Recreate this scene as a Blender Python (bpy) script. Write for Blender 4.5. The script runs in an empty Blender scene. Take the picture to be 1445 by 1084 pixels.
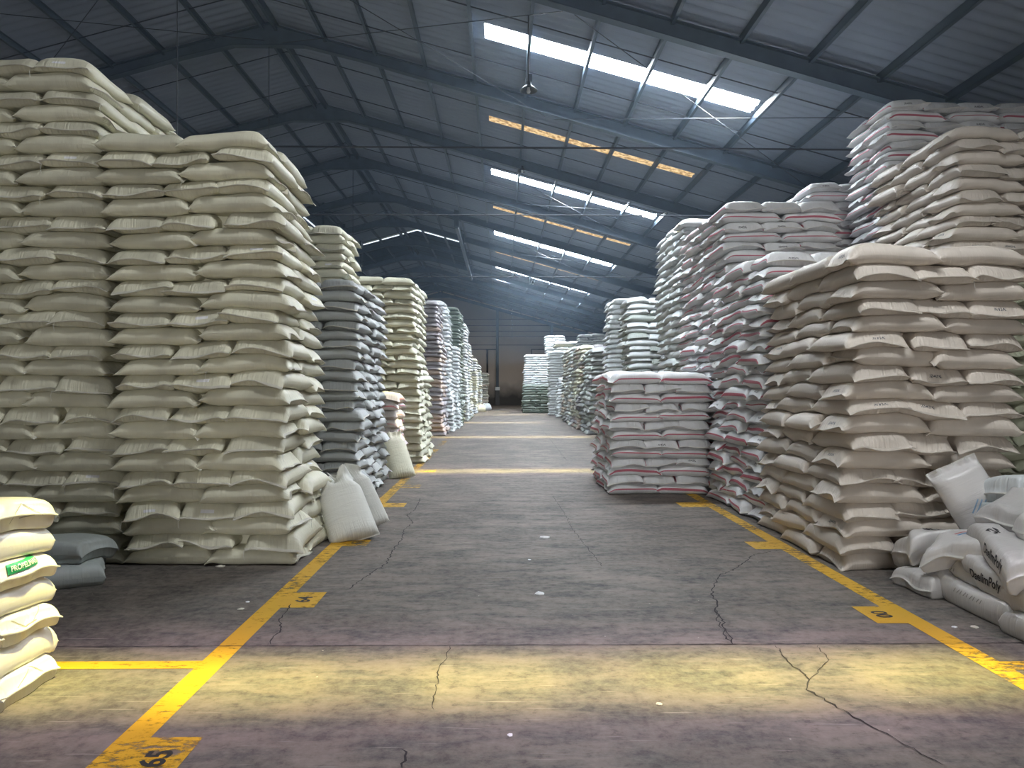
import bpy, math, random
import numpy as np
from mathutils import Vector, Matrix
from mathutils.bvhtree import BVHTree

random.seed(7); RNG = np.random.default_rng(7)
SC = bpy.context.scene
COL = SC.collection
HC = 1.6                                   # camera height
F = 1044.0                                 # focal length in pixels of the 1445 px wide frame

# ------------------------------------------------------------------ camera, world, sun, exposure
cam = bpy.data.cameras.new('camera'); cam.sensor_width = 36; cam.lens = 36 * F / 1445
cam.clip_end = 300
co = bpy.data.objects.new('camera', cam); COL.objects.link(co)
co.location = (0, 0, HC)
co.rotation_euler = (math.radians(90 + 0.22), 0, math.radians(-0.80))
SC.camera = co

w = bpy.data.worlds.new('sky'); SC.world = w; w.use_nodes = True
w.node_tree.nodes['Background'].inputs[0].default_value = (0.75, 0.87, 1, 1)
w.node_tree.nodes['Background'].inputs[1].default_value = 1.6

def sun(name, col, strength, angle, d):
    l = bpy.data.lights.new(name, 'SUN'); l.color = col; l.energy = strength; l.angle = math.radians(angle)
    o = bpy.data.objects.new(name, l); COL.objects.link(o)
    o.rotation_euler = Vector(d).to_track_quat('-Z', 'Y').to_euler(); o.location = (0, 0, 30)
    return o
sun('sun', (0.97, 0.90, 0.20), 31.0, 3.8, (-2.4, -0.45, -8.0))
sun('sun_halo', (1.0, 0.62, 0.92), 14.0, 13.0, (-2.4, -0.45, -8.0))  # second sun, added for the pink spread around the light bands

DOOR_E = 600.0                             # daylight through the open doorway behind the camera
PANE_E = 150.0                              # daylight off the milky roof panes
vs = SC.view_settings
vs.view_transform = 'Standard'; vs.look = 'None'; vs.gamma = 1; vs.use_curve_mapping = False
vs.exposure = 0.1
SC.cycles.max_bounces = 8; SC.cycles.diffuse_bounces = 5; SC.cycles.transparent_max_bounces = 6
SC.cycles.sample_clamp_indirect = 8

def P(x, y):                               # a floor point from measured picture coordinates (surveying only)
    d = HC * F / (y - 546.0)
    return ((x - 708.0) / F * d, d)

# ------------------------------------------------------------------ materials
def new_mat(name):
    m = bpy.data.materials.new(name); m.use_nodes = True
    nt = m.node_tree
    return m, nt, nt.nodes['Principled BSDF']
def N(nt, t, **kw):
    n = nt.nodes.new(t)
    for k, v in kw.items():
        if hasattr(n, k): setattr(n, k, v)
        else: n.inputs[k].default_value = v
    return n
def L(nt, a, b): nt.links.new(a, b)
def mixc(nt, fac, a, b, mode='MIX'):
    n = nt.nodes.new('ShaderNodeMix'); n.data_type = 'RGBA'; n.blend_type = mode
    for sock, v in ((n.inputs[0], fac), (n.inputs[6], a), (n.inputs[7], b)):
        if isinstance(v, (int, float)): sock.default_value = v
        elif isinstance(v, tuple): sock.default_value = v if len(v) == 4 else (*v, 1)
        else: L(nt, v, sock)
    return n.outputs[2]
def ramp(nt, src, p0, p1, c0=(0, 0, 0, 1), c1=(1, 1, 1, 1)):
    r = nt.nodes.new('ShaderNodeValToRGB')
    r.color_ramp.elements[0].position = p0; r.color_ramp.elements[1].position = p1
    r.color_ramp.elements[0].color = c0; r.color_ramp.elements[1].color = c1
    L(nt, src, r.inputs[0]); return r.outputs[0]
def math_(nt, op, a, b=None):
    n = nt.nodes.new('ShaderNodeMath'); n.operation = op
    for i, v in enumerate((a, b)):
        if v is None: continue
        if isinstance(v, (int, float)): n.inputs[i].default_value = v
        else: L(nt, v, n.inputs[i])
    return n.outputs[0]

def flat_mat(name, col, rough=0.6, metal=0.0, noise=0.0, scale=6):
    m, nt, b = new_mat(name)
    b.inputs['Base Color'].default_value = (*col, 1); b.inputs['Roughness'].default_value = rough; b.inputs['Metallic'].default_value = metal
    if noise:
        tc = N(nt, 'ShaderNodeTexCoord'); n = N(nt, 'ShaderNodeTexNoise', Scale=scale, Detail=5.0); L(nt, tc.outputs['Object'], n.inputs['Vector'])
        c = mixc(nt, n.outputs[0], tuple(x * (1 - noise) for x in col), tuple(min(1, x * (1 + noise)) for x in col))
        L(nt, c, b.inputs['Base Color'])
    return m

def sack_mat(name, col, stripe=None, label=False, rough=0.55, var=0.10, bump=0.60, plastic=False, tints=None, ink=(0.10, 0.10, 0.11)):
    m, nt, b = new_mat(name)
    b.inputs['Roughness'].default_value = rough
    uv = N(nt, 'ShaderNodeUVMap'); sep = N(nt, 'ShaderNodeSeparateXYZ'); L(nt, uv.outputs[0], sep.inputs[0])
    U, V = sep.outputs[0], sep.outputs[1]
    at = N(nt, 'ShaderNodeAttribute', attribute_name='tone')     # tone of each sack, kept on its mesh
    tone = at.outputs['Fac']
    tc = N(nt, 'ShaderNodeTexCoord')
    n1 = N(nt, 'ShaderNodeTexNoise', Scale=5.0, Detail=4.0); L(nt, tc.outputs['Object'], n1.inputs['Vector'])
    dark = tuple(c * (1 - var) for c in col); light = tuple(min(1, c * (1 + var)) for c in col)
    c = mixc(nt, n1.outputs[0], dark, light)
    c = mixc(nt, math_(nt, 'MULTIPLY', tone, 0.75), c, tuple(x * 0.72 for x in col))
    if tints:
        c = mixc(nt, math_(nt, 'GREATER_THAN', tone, 0.8), c, tints)
    # faint dirt
    n2 = N(nt, 'ShaderNodeTexNoise', Scale=1.7, Detail=6.0); L(nt, tc.outputs['Object'], n2.inputs['Vector'])
    c = mixc(nt, ramp(nt, n2.outputs[0], 0.56, 0.75, (0, 0, 0, 1), (0.35, 0.35, 0.35, 1)), c, (0.22, 0.20, 0.17))
    if stripe:
        d = math_(nt, 'ABSOLUTE', math_(nt, 'SUBTRACT', V, 0.497))
        s = math_(nt, 'LESS_THAN', d, 0.0048)
        d2 = math_(nt, 'ABSOLUTE', math_(nt, 'SUBTRACT', V, 0.003)); s2 = math_(nt, 'LESS_THAN', d2, 0.0030)
        s = math_(nt, 'MAXIMUM', s, s2)
        e = math_(nt, 'LESS_THAN', math_(nt, 'ABSOLUTE', math_(nt, 'SUBTRACT', U, 0.5)), 0.475)
        c = mixc(nt, math_(nt, 'MULTIPLY', s, e), c, stripe)
    if label:                                                    # small worn print near one end, on some sacks
        du = math_(nt, 'LESS_THAN', math_(nt, 'ABSOLUTE', math_(nt, 'SUBTRACT', math_(nt, 'ABSOLUTE', math_(nt, 'SUBTRACT', U, 0.5)), 0.462)), 0.010)
        dv = math_(nt, 'LESS_THAN', math_(nt, 'ABSOLUTE', math_(nt, 'SUBTRACT', V, 0.27)), 0.055)
        nn = N(nt, 'ShaderNodeTexNoise', Scale=90.0, Detail=2.0); L(nt, uv.outputs[0], nn.inputs['Vector'])
        on = math_(nt, 'MULTIPLY', math_(nt, 'MULTIPLY', du, dv), math_(nt, 'LESS_THAN', tone, 0.30 if label is True else label))
        c = mixc(nt, math_(nt, 'MULTIPLY', on, ramp(nt, nn.outputs[0], 0.45, 0.55) if label is True else 1.0), c, ink)
    L(nt, c, b.inputs['Base Color'])
    # wrinkles gathered at the ends, weave and creases
    mp = N(nt, 'ShaderNodeMapping'); mp.inputs['Scale'].default_value = (3.0, 34.0, 1) if not plastic else (5, 16, 1)
    L(nt, uv.outputs[0], mp.inputs[0])
    w1 = N(nt, 'ShaderNodeTexNoise', Scale=1.0, Detail=3.0); L(nt, mp.outputs[0], w1.inputs['Vector'])
    ends = ramp(nt, math_(nt, 'ABSOLUTE', math_(nt, 'SUBTRACT', U, 0.5)), 0.22, 0.48)
    mp2 = N(nt, 'ShaderNodeMapping'); mp2.inputs['Scale'].default_value = (26, 5, 1); L(nt, uv.outputs[0], mp2.inputs[0])
    w2 = N(nt, 'ShaderNodeTexNoise', Scale=1.0, Detail=3.0, Distortion=0.6); L(nt, mp2.outputs[0], w2.inputs['Vector'])
    w3 = N(nt, 'ShaderNodeTexNoise', Scale=60.0, Detail=2.0); L(nt, tc.outputs['Object'], w3.inputs['Vector'])
    h = math_(nt, 'MULTIPLY', w1.outputs[0], math_(nt, 'ADD', math_(nt, 'MULTIPLY', ends, 1.1), 0.12))
    h = math_(nt, 'ADD', h, math_(nt, 'MULTIPLY', w2.outputs[0], 0.40))
    h = math_(nt, 'ADD', h, math_(nt, 'MULTIPLY', w3.outputs[0], 0.05))
    bp = N(nt, 'ShaderNodeBump', Strength=bump, Distance=0.02); L(nt, h, bp.inputs['Height']); L(nt, bp.outputs[0], b.inputs['Normal'])
    return m

RED = (0.42, 0.10, 0.14)
M = {
 'woven': sack_mat('olive_white_weave', (0.70, 0.68, 0.535), label=0.10, ink=(0.80, 0.80, 0.82)),
 'cream': sack_mat('cream_weave', (0.70, 0.69, 0.54)),
 'grey': sack_mat('grey_weave', (0.40, 0.42, 0.42)),
 'mauve': sack_mat('mauve_grey_weave', (0.38, 0.365, 0.39), tints=(0.52, 0.42, 0.36)),
 'striped': sack_mat('white_weave_red_stripe', (0.77, 0.775, 0.79), stripe=RED, label=True),
 'pink': sack_mat('white_weave_pink_stripe', (0.62, 0.58, 0.57), stripe=(0.5, 0.18, 0.2)),
 'tan': sack_mat('tan_weave', (0.66, 0.59, 0.515), label=True),
 'green': sack_mat('green_grey_weave', (0.42, 0.46, 0.43)),
 'olive': sack_mat('olive_weave', (0.36, 0.37, 0.27)),
 'dgreen': sack_mat('dark_green_weave', (0.20, 0.25, 0.22)),
 'white': sack_mat('white_weave', (0.72, 0.76, 0.78)),
 'pale': sack_mat('pale_weave', (0.70, 0.705, 0.66), bump=.5),
 'cool': sack_mat('cool_white_weave', (0.68, 0.715, 0.72)),
 'drab': sack_mat('drab_weave', (0.52, 0.52, 0.46), tints=(0.55, 0.47, 0.40)),
 'resin': sack_mat('glossy_cream_film', (0.80, 0.78, 0.72), rough=0.28, var=0.03, bump=0.30, plastic=True),
 'film': sack_mat('grey_white_film', (0.66, 0.64, 0.63), rough=0.30, var=0.05, bump=0.5, plastic=True),
 'greybag': sack_mat('blue_grey_film', (0.52, 0.57, 0.57), rough=0.4, var=0.05, bump=0.5, plastic=True),
}
M['hem'] = flat_mat('stitched_hem_cloth', (0.55, 0.53, 0.46), 0.7, noise=0.15, scale=30)
M['hem_tan'] = flat_mat('tan_hem_cloth', (0.55, 0.50, 0.44), 0.7, noise=0.15, scale=30)
M['hem_white'] = flat_mat('white_hem_cloth', (0.66, 0.65, 0.62), 0.6, noise=0.1, scale=30)
M['thread'] = flat_mat('white_thread', (0.7, 0.7, 0.66), 0.7)
M['tag'] = flat_mat('white_paper_tag', (0.75, 0.76, 0.78), 0.6)
M['ink'] = flat_mat('black_ink', (0.02, 0.02, 0.025), 0.5)
M['green_ink'] = flat_mat('green_label_ink', (0.02, 0.30, 0.12), 0.4)
M['white_ink'] = flat_mat('white_label_ink', (0.85, 0.9, 0.85), 0.4)
M['blue_ink'] = flat_mat('blue_ink', (0.05, 0.30, 0.60), 0.4)
M['pale_blue_ink'] = flat_mat('pale_blue_ink', (0.28, 0.42, 0.58), 0.4)
M['red_ink'] = flat_mat('red_ink', (0.60, 0.16, 0.2), 0.4)
M['grey_ink'] = flat_mat('grey_ink', (0.30, 0.29, 0.27), 0.4)
M['steel'] = flat_mat('dark_blue_steel_paint', (0.06, 0.085, 0.115), 0.5, 0.0, 0.25, 3)
M['steel_web'] = flat_mat('dusty_steel_web', (0.08, 0.11, 0.15), 0.6, 0.0, 0.35, 3)
M['rod'] = flat_mat('dark_rod_steel', (0.03, 0.035, 0.045), 0.5)
M['lampshade'] = flat_mat('dark_enamel', (0.03, 0.04, 0.05), 0.35)
M['bulb'] = flat_mat('pearl_glass_bulb', (0.75, 0.78, 0.8), 0.2)

def roof_mat():
    m, nt, b = new_mat('fibre_cement_roof_sheet')
    tc = N(nt, 'ShaderNodeTexCoord'); n = N(nt, 'ShaderNodeTexNoise', Scale=0.7, Detail=6.0); L(nt, tc.outputs['Object'], n.inputs['Vector'])
    c = mixc(nt, n.outputs[0], (0.19, 0.23, 0.30), (0.28, 0.32, 0.39))
    L(nt, c, b.inputs['Base Color']); b.inputs['Roughness'].default_value = 0.75
    return m
M['roof'] = roof_mat()

def floor_mat():
    m, nt, b = new_mat('worn_concrete_floor')
    tc = N(nt, 'ShaderNodeTexCoord'); V = tc.outputs['Object']
    a = N(nt, 'ShaderNodeTexNoise', Scale=0.9, Detail=8.0, Roughness=0.62); L(nt, V, a.inputs['Vector'])
    mp = N(nt, 'ShaderNodeMapping'); mp.inputs['Scale'].default_value = (1.3, 3.4, 1); mp.inputs['Rotation'].default_value = (0, 0, 0.12); L(nt, V, mp.inputs[0])
    st = N(nt, 'ShaderNodeTexNoise', Scale=1.5, Detail=9.0, Roughness=0.7, Distortion=0.4); L(nt, mp.outputs[0], st.inputs['Vector'])
    c = mixc(nt, ramp(nt, a.outputs[0], 0.35, 0.65), (0.108, 0.087, 0.077), (0.205, 0.171, 0.148))
    c = mixc(nt, ramp(nt, st.outputs[0], 0.43, 0.66), c, (0.055, 0.057, 0.058))
    # dirt collects outside the aisle lines
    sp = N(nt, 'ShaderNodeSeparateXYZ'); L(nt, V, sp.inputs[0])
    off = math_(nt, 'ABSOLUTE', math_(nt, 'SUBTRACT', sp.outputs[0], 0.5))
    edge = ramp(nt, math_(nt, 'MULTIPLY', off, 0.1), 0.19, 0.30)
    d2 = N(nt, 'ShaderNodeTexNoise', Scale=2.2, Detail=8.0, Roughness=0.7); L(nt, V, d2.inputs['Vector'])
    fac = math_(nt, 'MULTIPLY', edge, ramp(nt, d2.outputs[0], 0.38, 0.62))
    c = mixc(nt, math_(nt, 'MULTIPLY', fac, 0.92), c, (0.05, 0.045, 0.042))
    fn = N(nt, 'ShaderNodeTexNoise', Scale=14.0, Detail=8.0, Roughness=0.75); L(nt, V, fn.inputs['Vector'])
    c = mixc(nt, ramp(nt, fn.outputs[0], 0.40, 0.70, (0, 0, 0, 1), (0.45, 0.45, 0.45, 1)), c, (0.30, 0.27, 0.24))
    c = mixc(nt, ramp(nt, fn.outputs[0], 0.30, 0.44, (0.65, 0.65, 0.65, 1), (0, 0, 0, 1)), c, (0.05, 0.045, 0.045))
    # scratches
    mp3 = N(nt, 'ShaderNodeMapping'); mp3.inputs['Scale'].default_value = (1.2, 30, 1); mp3.inputs['Rotation'].default_value = (0, 0, 0.9); L(nt, V, mp3.inputs[0])
    sc = N(nt, 'ShaderNodeTexNoise', Scale=1.6, Detail=2.0); L(nt, mp3.outputs[0], sc.inputs['Vector'])
    c = mixc(nt, ramp(nt, sc.outputs[0], 0.68, 0.72, (0, 0, 0, 1), (0.5, 0.5, 0.5, 1)), c, (0.36, 0.33, 0.30))
    # pale specks of spilt grain and resin
    vo = N(nt, 'ShaderNodeTexVoronoi', Scale=5.0); L(nt, V, vo.inputs['Vector'])
    c = mixc(nt, ramp(nt, vo.outputs[0], 0.022, 0.030, (1, 1, 1, 1), (0, 0, 0, 1)), c, (0.42, 0.40, 0.34))
    b.inputs['Specular IOR Level'].default_value = 0.22
    L(nt, c, b.inputs['Base Color'])
    r = N(nt, 'ShaderNodeMapRange'); r.inputs['To Min'].default_value = 0.55; r.inputs['To Max'].default_value = 0.85
    L(nt, st.outputs[0], r.inputs[0]); L(nt, r.outputs[0], b.inputs['Roughness'])
    bp = N(nt, 'ShaderNodeBump', Strength=0.25, Distance=0.02); L(nt, d2.outputs[0], bp.inputs['Height']); L(nt, bp.outputs[0], b.inputs['Normal'])
    return m
M['floor'] = floor_mat()

def paint_mat():
    m, nt, b = new_mat('worn_yellow_floor_paint')
    tc = N(nt, 'ShaderNodeTexCoord'); V = tc.outputs['Object']
    mp = N(nt, 'ShaderNodeMapping'); mp.inputs['Scale'].default_value = (2.0, 5.0, 1); L(nt, V, mp.inputs[0])
    n = N(nt, 'ShaderNodeTexNoise', Scale=5.0, Detail=9.0, Roughness=0.75); L(nt, mp.outputs[0], n.inputs['Vector'])
    g = N(nt, 'ShaderNodeTexNoise', Scale=1.1, Detail=3.0); L(nt, V, g.inputs['Vector'])
    b.inputs['Roughness'].default_value = 0.55
    L(nt, mixc(nt, g.outputs[0], (0.50, 0.27, 0.006), (0.66, 0.38, 0.010)), b.inputs['Base Color'])
    f = math_(nt, 'ADD', n.outputs[0], math_(nt, 'MULTIPLY', math_(nt, 'SUBTRACT', g.outputs[0], 0.5), 0.55))
    # wears off further down the aisle
    sp = N(nt, 'ShaderNodeSeparateXYZ'); L(nt, V, sp.inputs[0])
    far = math_(nt, 'MULTIPLY', math_(nt, 'MAXIMUM', math_(nt, 'SUBTRACT', sp.outputs[1], 4.0), 0.0), 0.012)
    f = math_(nt, 'ADD', f, far)
    tr = N(nt, 'ShaderNodeBsdfTransparent'); mx = N(nt, 'ShaderNodeMixShader')
    L(nt, ramp(nt, f, 0.55, 0.68), mx.inputs[0]); L(nt, b.outputs[0], mx.inputs[1]); L(nt, tr.outputs[0], mx.inputs[2])
    L(nt, mx.outputs[0], nt.nodes['Material Output'].inputs[0])
    return m
M['paint'] = paint_mat()
M['crack'] = flat_mat('dark_crack', (0.018, 0.015, 0.017), 0.9)

def wall_mat():
    m, nt, b = new_mat('stained_panel_wall')
    tc = N(nt, 'ShaderNodeTexCoord'); V = tc.outputs['Object']
    n = N(nt, 'ShaderNodeTexNoise', Scale=0.5, Detail=8.0, Roughness=0.65); L(nt, V, n.inputs['Vector'])
    c = mixc(nt, n.outputs[0], (0.44, 0.375, 0.32), (0.58, 0.50, 0.43))
    sp = N(nt, 'ShaderNodeSeparateXYZ'); L(nt, V, sp.inputs[0])
    n2 = N(nt, 'ShaderNodeTexNoise', Scale=1.2, Detail=5.0); L(nt, V, n2.inputs['Vector'])
    hgt = math_(nt, 'ADD', math_(nt, 'MULTIPLY', sp.outputs[2], 0.2), math_(nt, 'MULTIPLY', n2.outputs[0], 0.25))
    c = mixc(nt, ramp(nt, hgt, 0.25, 0.55, (1, 1, 1, 1), (0, 0, 0, 1)), c, (0.07, 0.065, 0.06))   # darker, ragged band towards the foot
    L(nt, c, b.inputs['Base Color']); b.inputs['Roughness'].default_value = 0.85
    return m
M['wall'] = wall_mat()
M['wall_dark'] = flat_mat('dark_joint', (0.05, 0.045, 0.045), 0.8)

def pane_mat(name, tint, emit, strength, clear):
    m, nt, b = new_mat(name)
    nt.nodes.remove(b)
    tr = N(nt, 'ShaderNodeBsdfTransparent'); tr.inputs[0].default_value = (*tint, 1)
    em = N(nt, 'ShaderNodeEmission'); em.inputs[0].default_value = (*emit, 1); em.inputs[1].default_value = strength
    mx = N(nt, 'ShaderNodeMixShader'); mx.inputs[0].default_value = clear
    L(nt, em.outputs[0], mx.inputs[1]); L(nt, tr.outputs[0], mx.inputs[2]); L(nt, mx.outputs[0], nt.nodes['Material Output'].inputs[0])
    return m, nt, em
M['pane'], _, _ = pane_mat('milky_roof_pane', (1, 1, 1), (0.86, 0.93, 1.0), PANE_E, 0.35)
M['dimmed_pane'], _, _ = pane_mat('dimmed_milky_roof_pane', (1, 1, 1), (0.9, 0.93, 0.95), PANE_E*.35, 0.35)  # unseen near pane, glow cut so the stack fronts get less light
M['far_pane'], _, _ = pane_mat('old_milky_roof_pane', (.3, .3, .3), (1.0, 0.93, 0.8), PANE_E*.06, 0.1)
M['amber'], nt_, em_ = pane_mat('dirty_amber_roof_pane', (1, 0.8, 0.5), (1, 0.7, 0.36), 1.0, 0.0)
tc_ = N(nt_, 'ShaderNodeTexCoord'); nz_ = N(nt_, 'ShaderNodeTexNoise', Scale=9.0, Detail=5.0); L(nt_, tc_.outputs['Object'], nz_.inputs['Vector'])
L(nt_, mixc(nt_, ramp(nt_, nz_.outputs[0], 0.4, 0.62), (0.95, 0.70, 0.36), (0.42, 0.24, 0.09)), em_.inputs[0])

# ------------------------------------------------------------------ mesh helpers
def mesh_obj(name, V, Fc, mat, parent=None, uv=None, smooth=False, tone=None):
    me = bpy.data.meshes.new(name)
    V = np.asarray(V, dtype=np.float32)
    if isinstance(Fc, np.ndarray):
        nf, k = Fc.shape
        me.vertices.add(len(V)); me.vertices.foreach_set('co', V.ravel())
        me.loops.add(nf * k); me.loops.foreach_set('vertex_index', Fc.astype(np.int32).ravel())
        me.polygons.add(nf); me.polygons.foreach_set('loop_start', np.arange(0, nf * k, k, dtype=np.int32))
        if uv is not None:
            l = me.uv_layers.new(name='UVMap'); l.data.foreach_set('uv', uv[Fc.ravel()].astype(np.float32).ravel())
        me.update(calc_edges=True)
    else:
        me.from_pydata([tuple(v) for v in V], [], Fc)
    if smooth: me.polygons.foreach_set('use_smooth', [True] * len(me.polygons))
    if tone is not None:
        a = me.attributes.new('tone', 'FLOAT', 'POINT')
        a.data.foreach_set('value', np.broadcast_to(np.asarray(tone, np.float32), (len(V),)).copy())
    me.materials.append(mat)
    o = bpy.data.objects.new(name, me); COL.objects.link(o)
    if parent is not None: o.parent = parent
    return o
def tag(o, label=None, cat=None, group=None, kind=None):
    if label: o['label'] = label
    if cat: o['category'] = cat
    if group: o['group'] = group
    if kind: o['kind'] = kind
    return o
def empty(name, loc=(0, 0, 0)):
    o = bpy.data.objects.new(name, None); COL.objects.link(o); o.location = loc; o.empty_display_size = 0.1
    return o
class MB:
    def __init__(s): s.V = []; s.F = []
    def box(s, x0, x1, y0, y1, z0, z1):
        b = len(s.V)
        s.V += [(x, y, z) for z in (z0, z1) for y in (y0, y1) for x in (x0, x1)]
        s.F += [(b, b+2, b+3, b+1), (b+4, b+5, b+7, b+6), (b, b+1, b+5, b+4), (b+2, b+6, b+7, b+3), (b, b+4, b+6, b+2), (b+1, b+3, b+7, b+5)]
        return s
    def prism(s, prof, y0, y1):            # polygon in x,z extruded along y
        b = len(s.V); n = len(prof)
        s.V += [(x, y0, z) for x, z in prof] + [(x, y1, z) for x, z in prof]
        s.F += [tuple(range(b, b+n)), tuple(range(b+2*n-1, b+n-1, -1))]
        s.F += [(b+(i+1) % n, b+i, b+n+i, b+n+(i+1) % n) for i in range(n)]
        return s
    def tube(s, pts, r, n=6):
        pts = [Vector(p) for p in pts]; b = len(s.V)
        rr = r if isinstance(r, (list, tuple)) else [r] * len(pts)
        for i, p in enumerate(pts):
            t = (pts[min(i+1, len(pts)-1)] - pts[max(i-1, 0)]).normalized()
            a = t.orthogonal().normalized() if abs(t.z) < 0.99 else Vector((1, 0, 0)); c = t.cross(a)
            for k in range(n):
                q = 2*math.pi*k/n; s.V.append(tuple(p + (a*math.cos(q) + c*math.sin(q))*rr[i]))
        for i in range(len(pts)-1):
            for k in range(n):
                s.F.append((b+i*n+k, b+i*n+(k+1) % n, b+(i+1)*n+(k+1) % n, b+(i+1)*n+k))
        s.F += [tuple(b+n-1-k for k in range(n)), tuple(b+(len(pts)-1)*n+k for k in range(n))]
        return s
    def lathe(s, prof, cx, cy, n=20):
        b = len(s.V)
        for r, z in prof:
            for k in range(n):
                q = 2*math.pi*k/n; s.V.append((cx+r*math.cos(q), cy+r*math.sin(q), z))
        for i in range(len(prof)-1):
            for k in range(n):
                s.F.append((b+i*n+k, b+i*n+(k+1) % n, b+(i+1)*n+(k+1) % n, b+(i+1)*n+k))
        return s
    def build(s, name, mat, parent=None, smooth=False): return mesh_obj(name, s.V, s.F, mat, parent, smooth=smooth)

# ------------------------------------------------------------------ building shell
RX, RZ, SL = -5.3, 9.97, 0.276             # ridge x, ridge sheet height, slope
XL, XR, Y0, Y1 = -16.0, 11.0, -12.0, 64.5
def roof_z(x): return RZ - SL*abs(x-RX)
RAFT = [16.9+4.76*n for n in range(-6, 11)]
WHITE = [4.5, 14.52, 24.04, 33.56, 43.08, 47.84, 57.36]
AMBER = [9.76, 19.28, 28.8, 38.32, 52.6]
WX0, WX1 = -0.33, 5.0
MX0, MX1, MY0, MY1, MUP = -8.7, -1.9, RAFT[9], RAFT[12]+1.0, 1.5   # raised ridge vent

def structure(o): o['kind'] = 'structure'; return o
structure(MB().box(XL, XR, Y0, Y1+0.2, -0.15, 0).build('floor', M['floor']))
structure(MB().box(XL-0.2, XL, Y0, Y1, 0, roof_z(XL)).build('wall_left', M['wall']))
structure(MB().box(XR, XR+0.2, Y0, Y1, 0, roof_z(XR)).build('wall_right', M['wall']))
DW0, DW1, DWH = -2.6, 3.6, 4.6
wf = MB().prism([(XL, 0), (DW0, 0), (DW0, DWH), (DW1, DWH), (DW1, 0), (XR, 0), (XR, roof_z(XR)), (RX, RZ), (XL, roof_z(XL))], Y0-.25, Y0).build('wall_front', M['wall']); structure(wf)
dl = bpy.data.lights.new('doorway_daylight', 'AREA'); dl.shape = 'RECTANGLE'; dl.size = DW1-DW0; dl.size_y = DWH; dl.energy = DOOR_E; dl.color = (1.0, 0.97, 0.92)
dlo = bpy.data.objects.new('doorway_daylight', dl); COL.objects.link(dlo); dlo.location = ((DW0+DW1)/2, Y0-.1, DWH/2); dlo.rotation_euler = (math.radians(90), 0, 0)
for nm, ya, yb in (('wall_back', Y1, Y1+0.25),):
    wb = MB().prism([(XL, 0), (XR, 0), (XR, roof_z(XR)), (RX, RZ), (XL, roof_z(XL))], ya, yb).build(nm, M['wall']); structure(wb)
    if nm == 'wall_back':
        mb = MB()
        for z in (7.5, 6.95, 6.45, 6.0, 5.25): mb.box(-14, 8.5, Y1-0.012, Y1, z-0.025, z+0.025)
        mb.build('panel_joint', M['wall_dark'], wb)

def roof():
    ys = np.arange(Y0, Y1+0.01, 0.0625)
    holes = [(c-0.30, c+0.30) for c in WHITE] + [(c-0.21, c+0.21) for c in AMBER]
    xs = [XL, MX0, RX, MX1, WX0, WX1, 8.0, XR]
    V, Fc = [], []
    for y in ys:
        zz = 0.02*math.cos(2*math.pi*y/0.25)
        for x in xs: V.append((x, y, roof_z(x)+zz))
    n = len(xs)
    for j in range(len(ys)-1):
        ym = (ys[j]+ys[j+1])/2
        for i in range(n-1):
            if xs[i] == WX0 and any(a < ym < b for a, b in holes): continue
            if xs[i] in (MX0, RX) and MY0 < ym < MY1: continue
            a = j*n+i; Fc.append((a, a+n, a+n+1, a+1))
    o = structure(mesh_obj('ceiling', V, Fc, M['roof'], smooth=True))
    return o
roof()
k = 0
for cs, mt, hw in ((WHITE, 'pane', 0.30), (AMBER, 'amber', 0.21)):
    for c in cs:
        if c < Y0+1 or c > Y1-1: continue
        k += 1
        V, Fc = [], []
        for x in (WX0-.06, WX1+.06):
            for y in (c-hw-.09, c+hw+.09): V.append((x, y, roof_z(x)+0.035))
        structure(mesh_obj('window_%d' % k, V, [(0, 1, 3, 2)], M['dimmed_pane' if c == 4.5 else 'far_pane' if c == 57.36 else mt]))

# raised vent over the ridge
v = empty('ridge_vent', (RX, MY0, RZ)); tag(v, 'raised dark vent with posts along the roof ridge, light slit at its far end', 'roof vent')
def rel(mb, name, mat, parent, off):
    mb.V = [(x-off[0], y-off[1], z-off[2]) for x, y, z in mb.V]; return mb.build(name, mat, parent)
vo_ = (RX, MY0, RZ)
e = 0.35
rel(MB().prism([(MX0-e, roof_z(MX0-e)+MUP), (RX, RZ+MUP), (MX1+e, roof_z(MX1+e)+MUP), (MX1+e, roof_z(MX1+e)+MUP+.06), (RX, RZ+MUP+.06), (MX0-e, roof_z(MX0-e)+MUP+.06)], MY0, MY1), 'vent_roof', M['roof'], v, vo_)
g = 0.07
for yy in (MY0, MY1):
    top = MUP - (g if yy == MY1 else 0.0)
    rel(MB().prism([(MX0, roof_z(MX0)), (RX, RZ), (MX1, roof_z(MX1)), (MX1, roof_z(MX1)+top), (RX, RZ+top), (MX0, roof_z(MX0)+top)], yy-0.03, yy+0.03), 'vent_gable', M['steel'], v, vo_)
for xx in (MX0, MX1):
    for yy in RAFT[9:13]:
        rel(MB().box(xx-.1, xx+.1, yy-.1, yy+.1, roof_z(xx)-0.7, roof_z(xx)+MUP), 'vent_post', M['steel'], v, vo_)
    mb = MB()
    for q in range(8):
        z = roof_z(xx)+0.1+q*0.175
        mb.box(xx-.03, xx+.03, MY0, MY1, z, z+(0.16 if xx == MX0 else 0.2))
    rel(mb, 'louvre', M['steel'], v, vo_)
    rel(MB().box(xx-.06, xx+.06, MY0, MY1, roof_z(xx)-0.75, roof_z(xx)-0.55), 'curb_beam', M['steel'], v, vo_)

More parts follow.
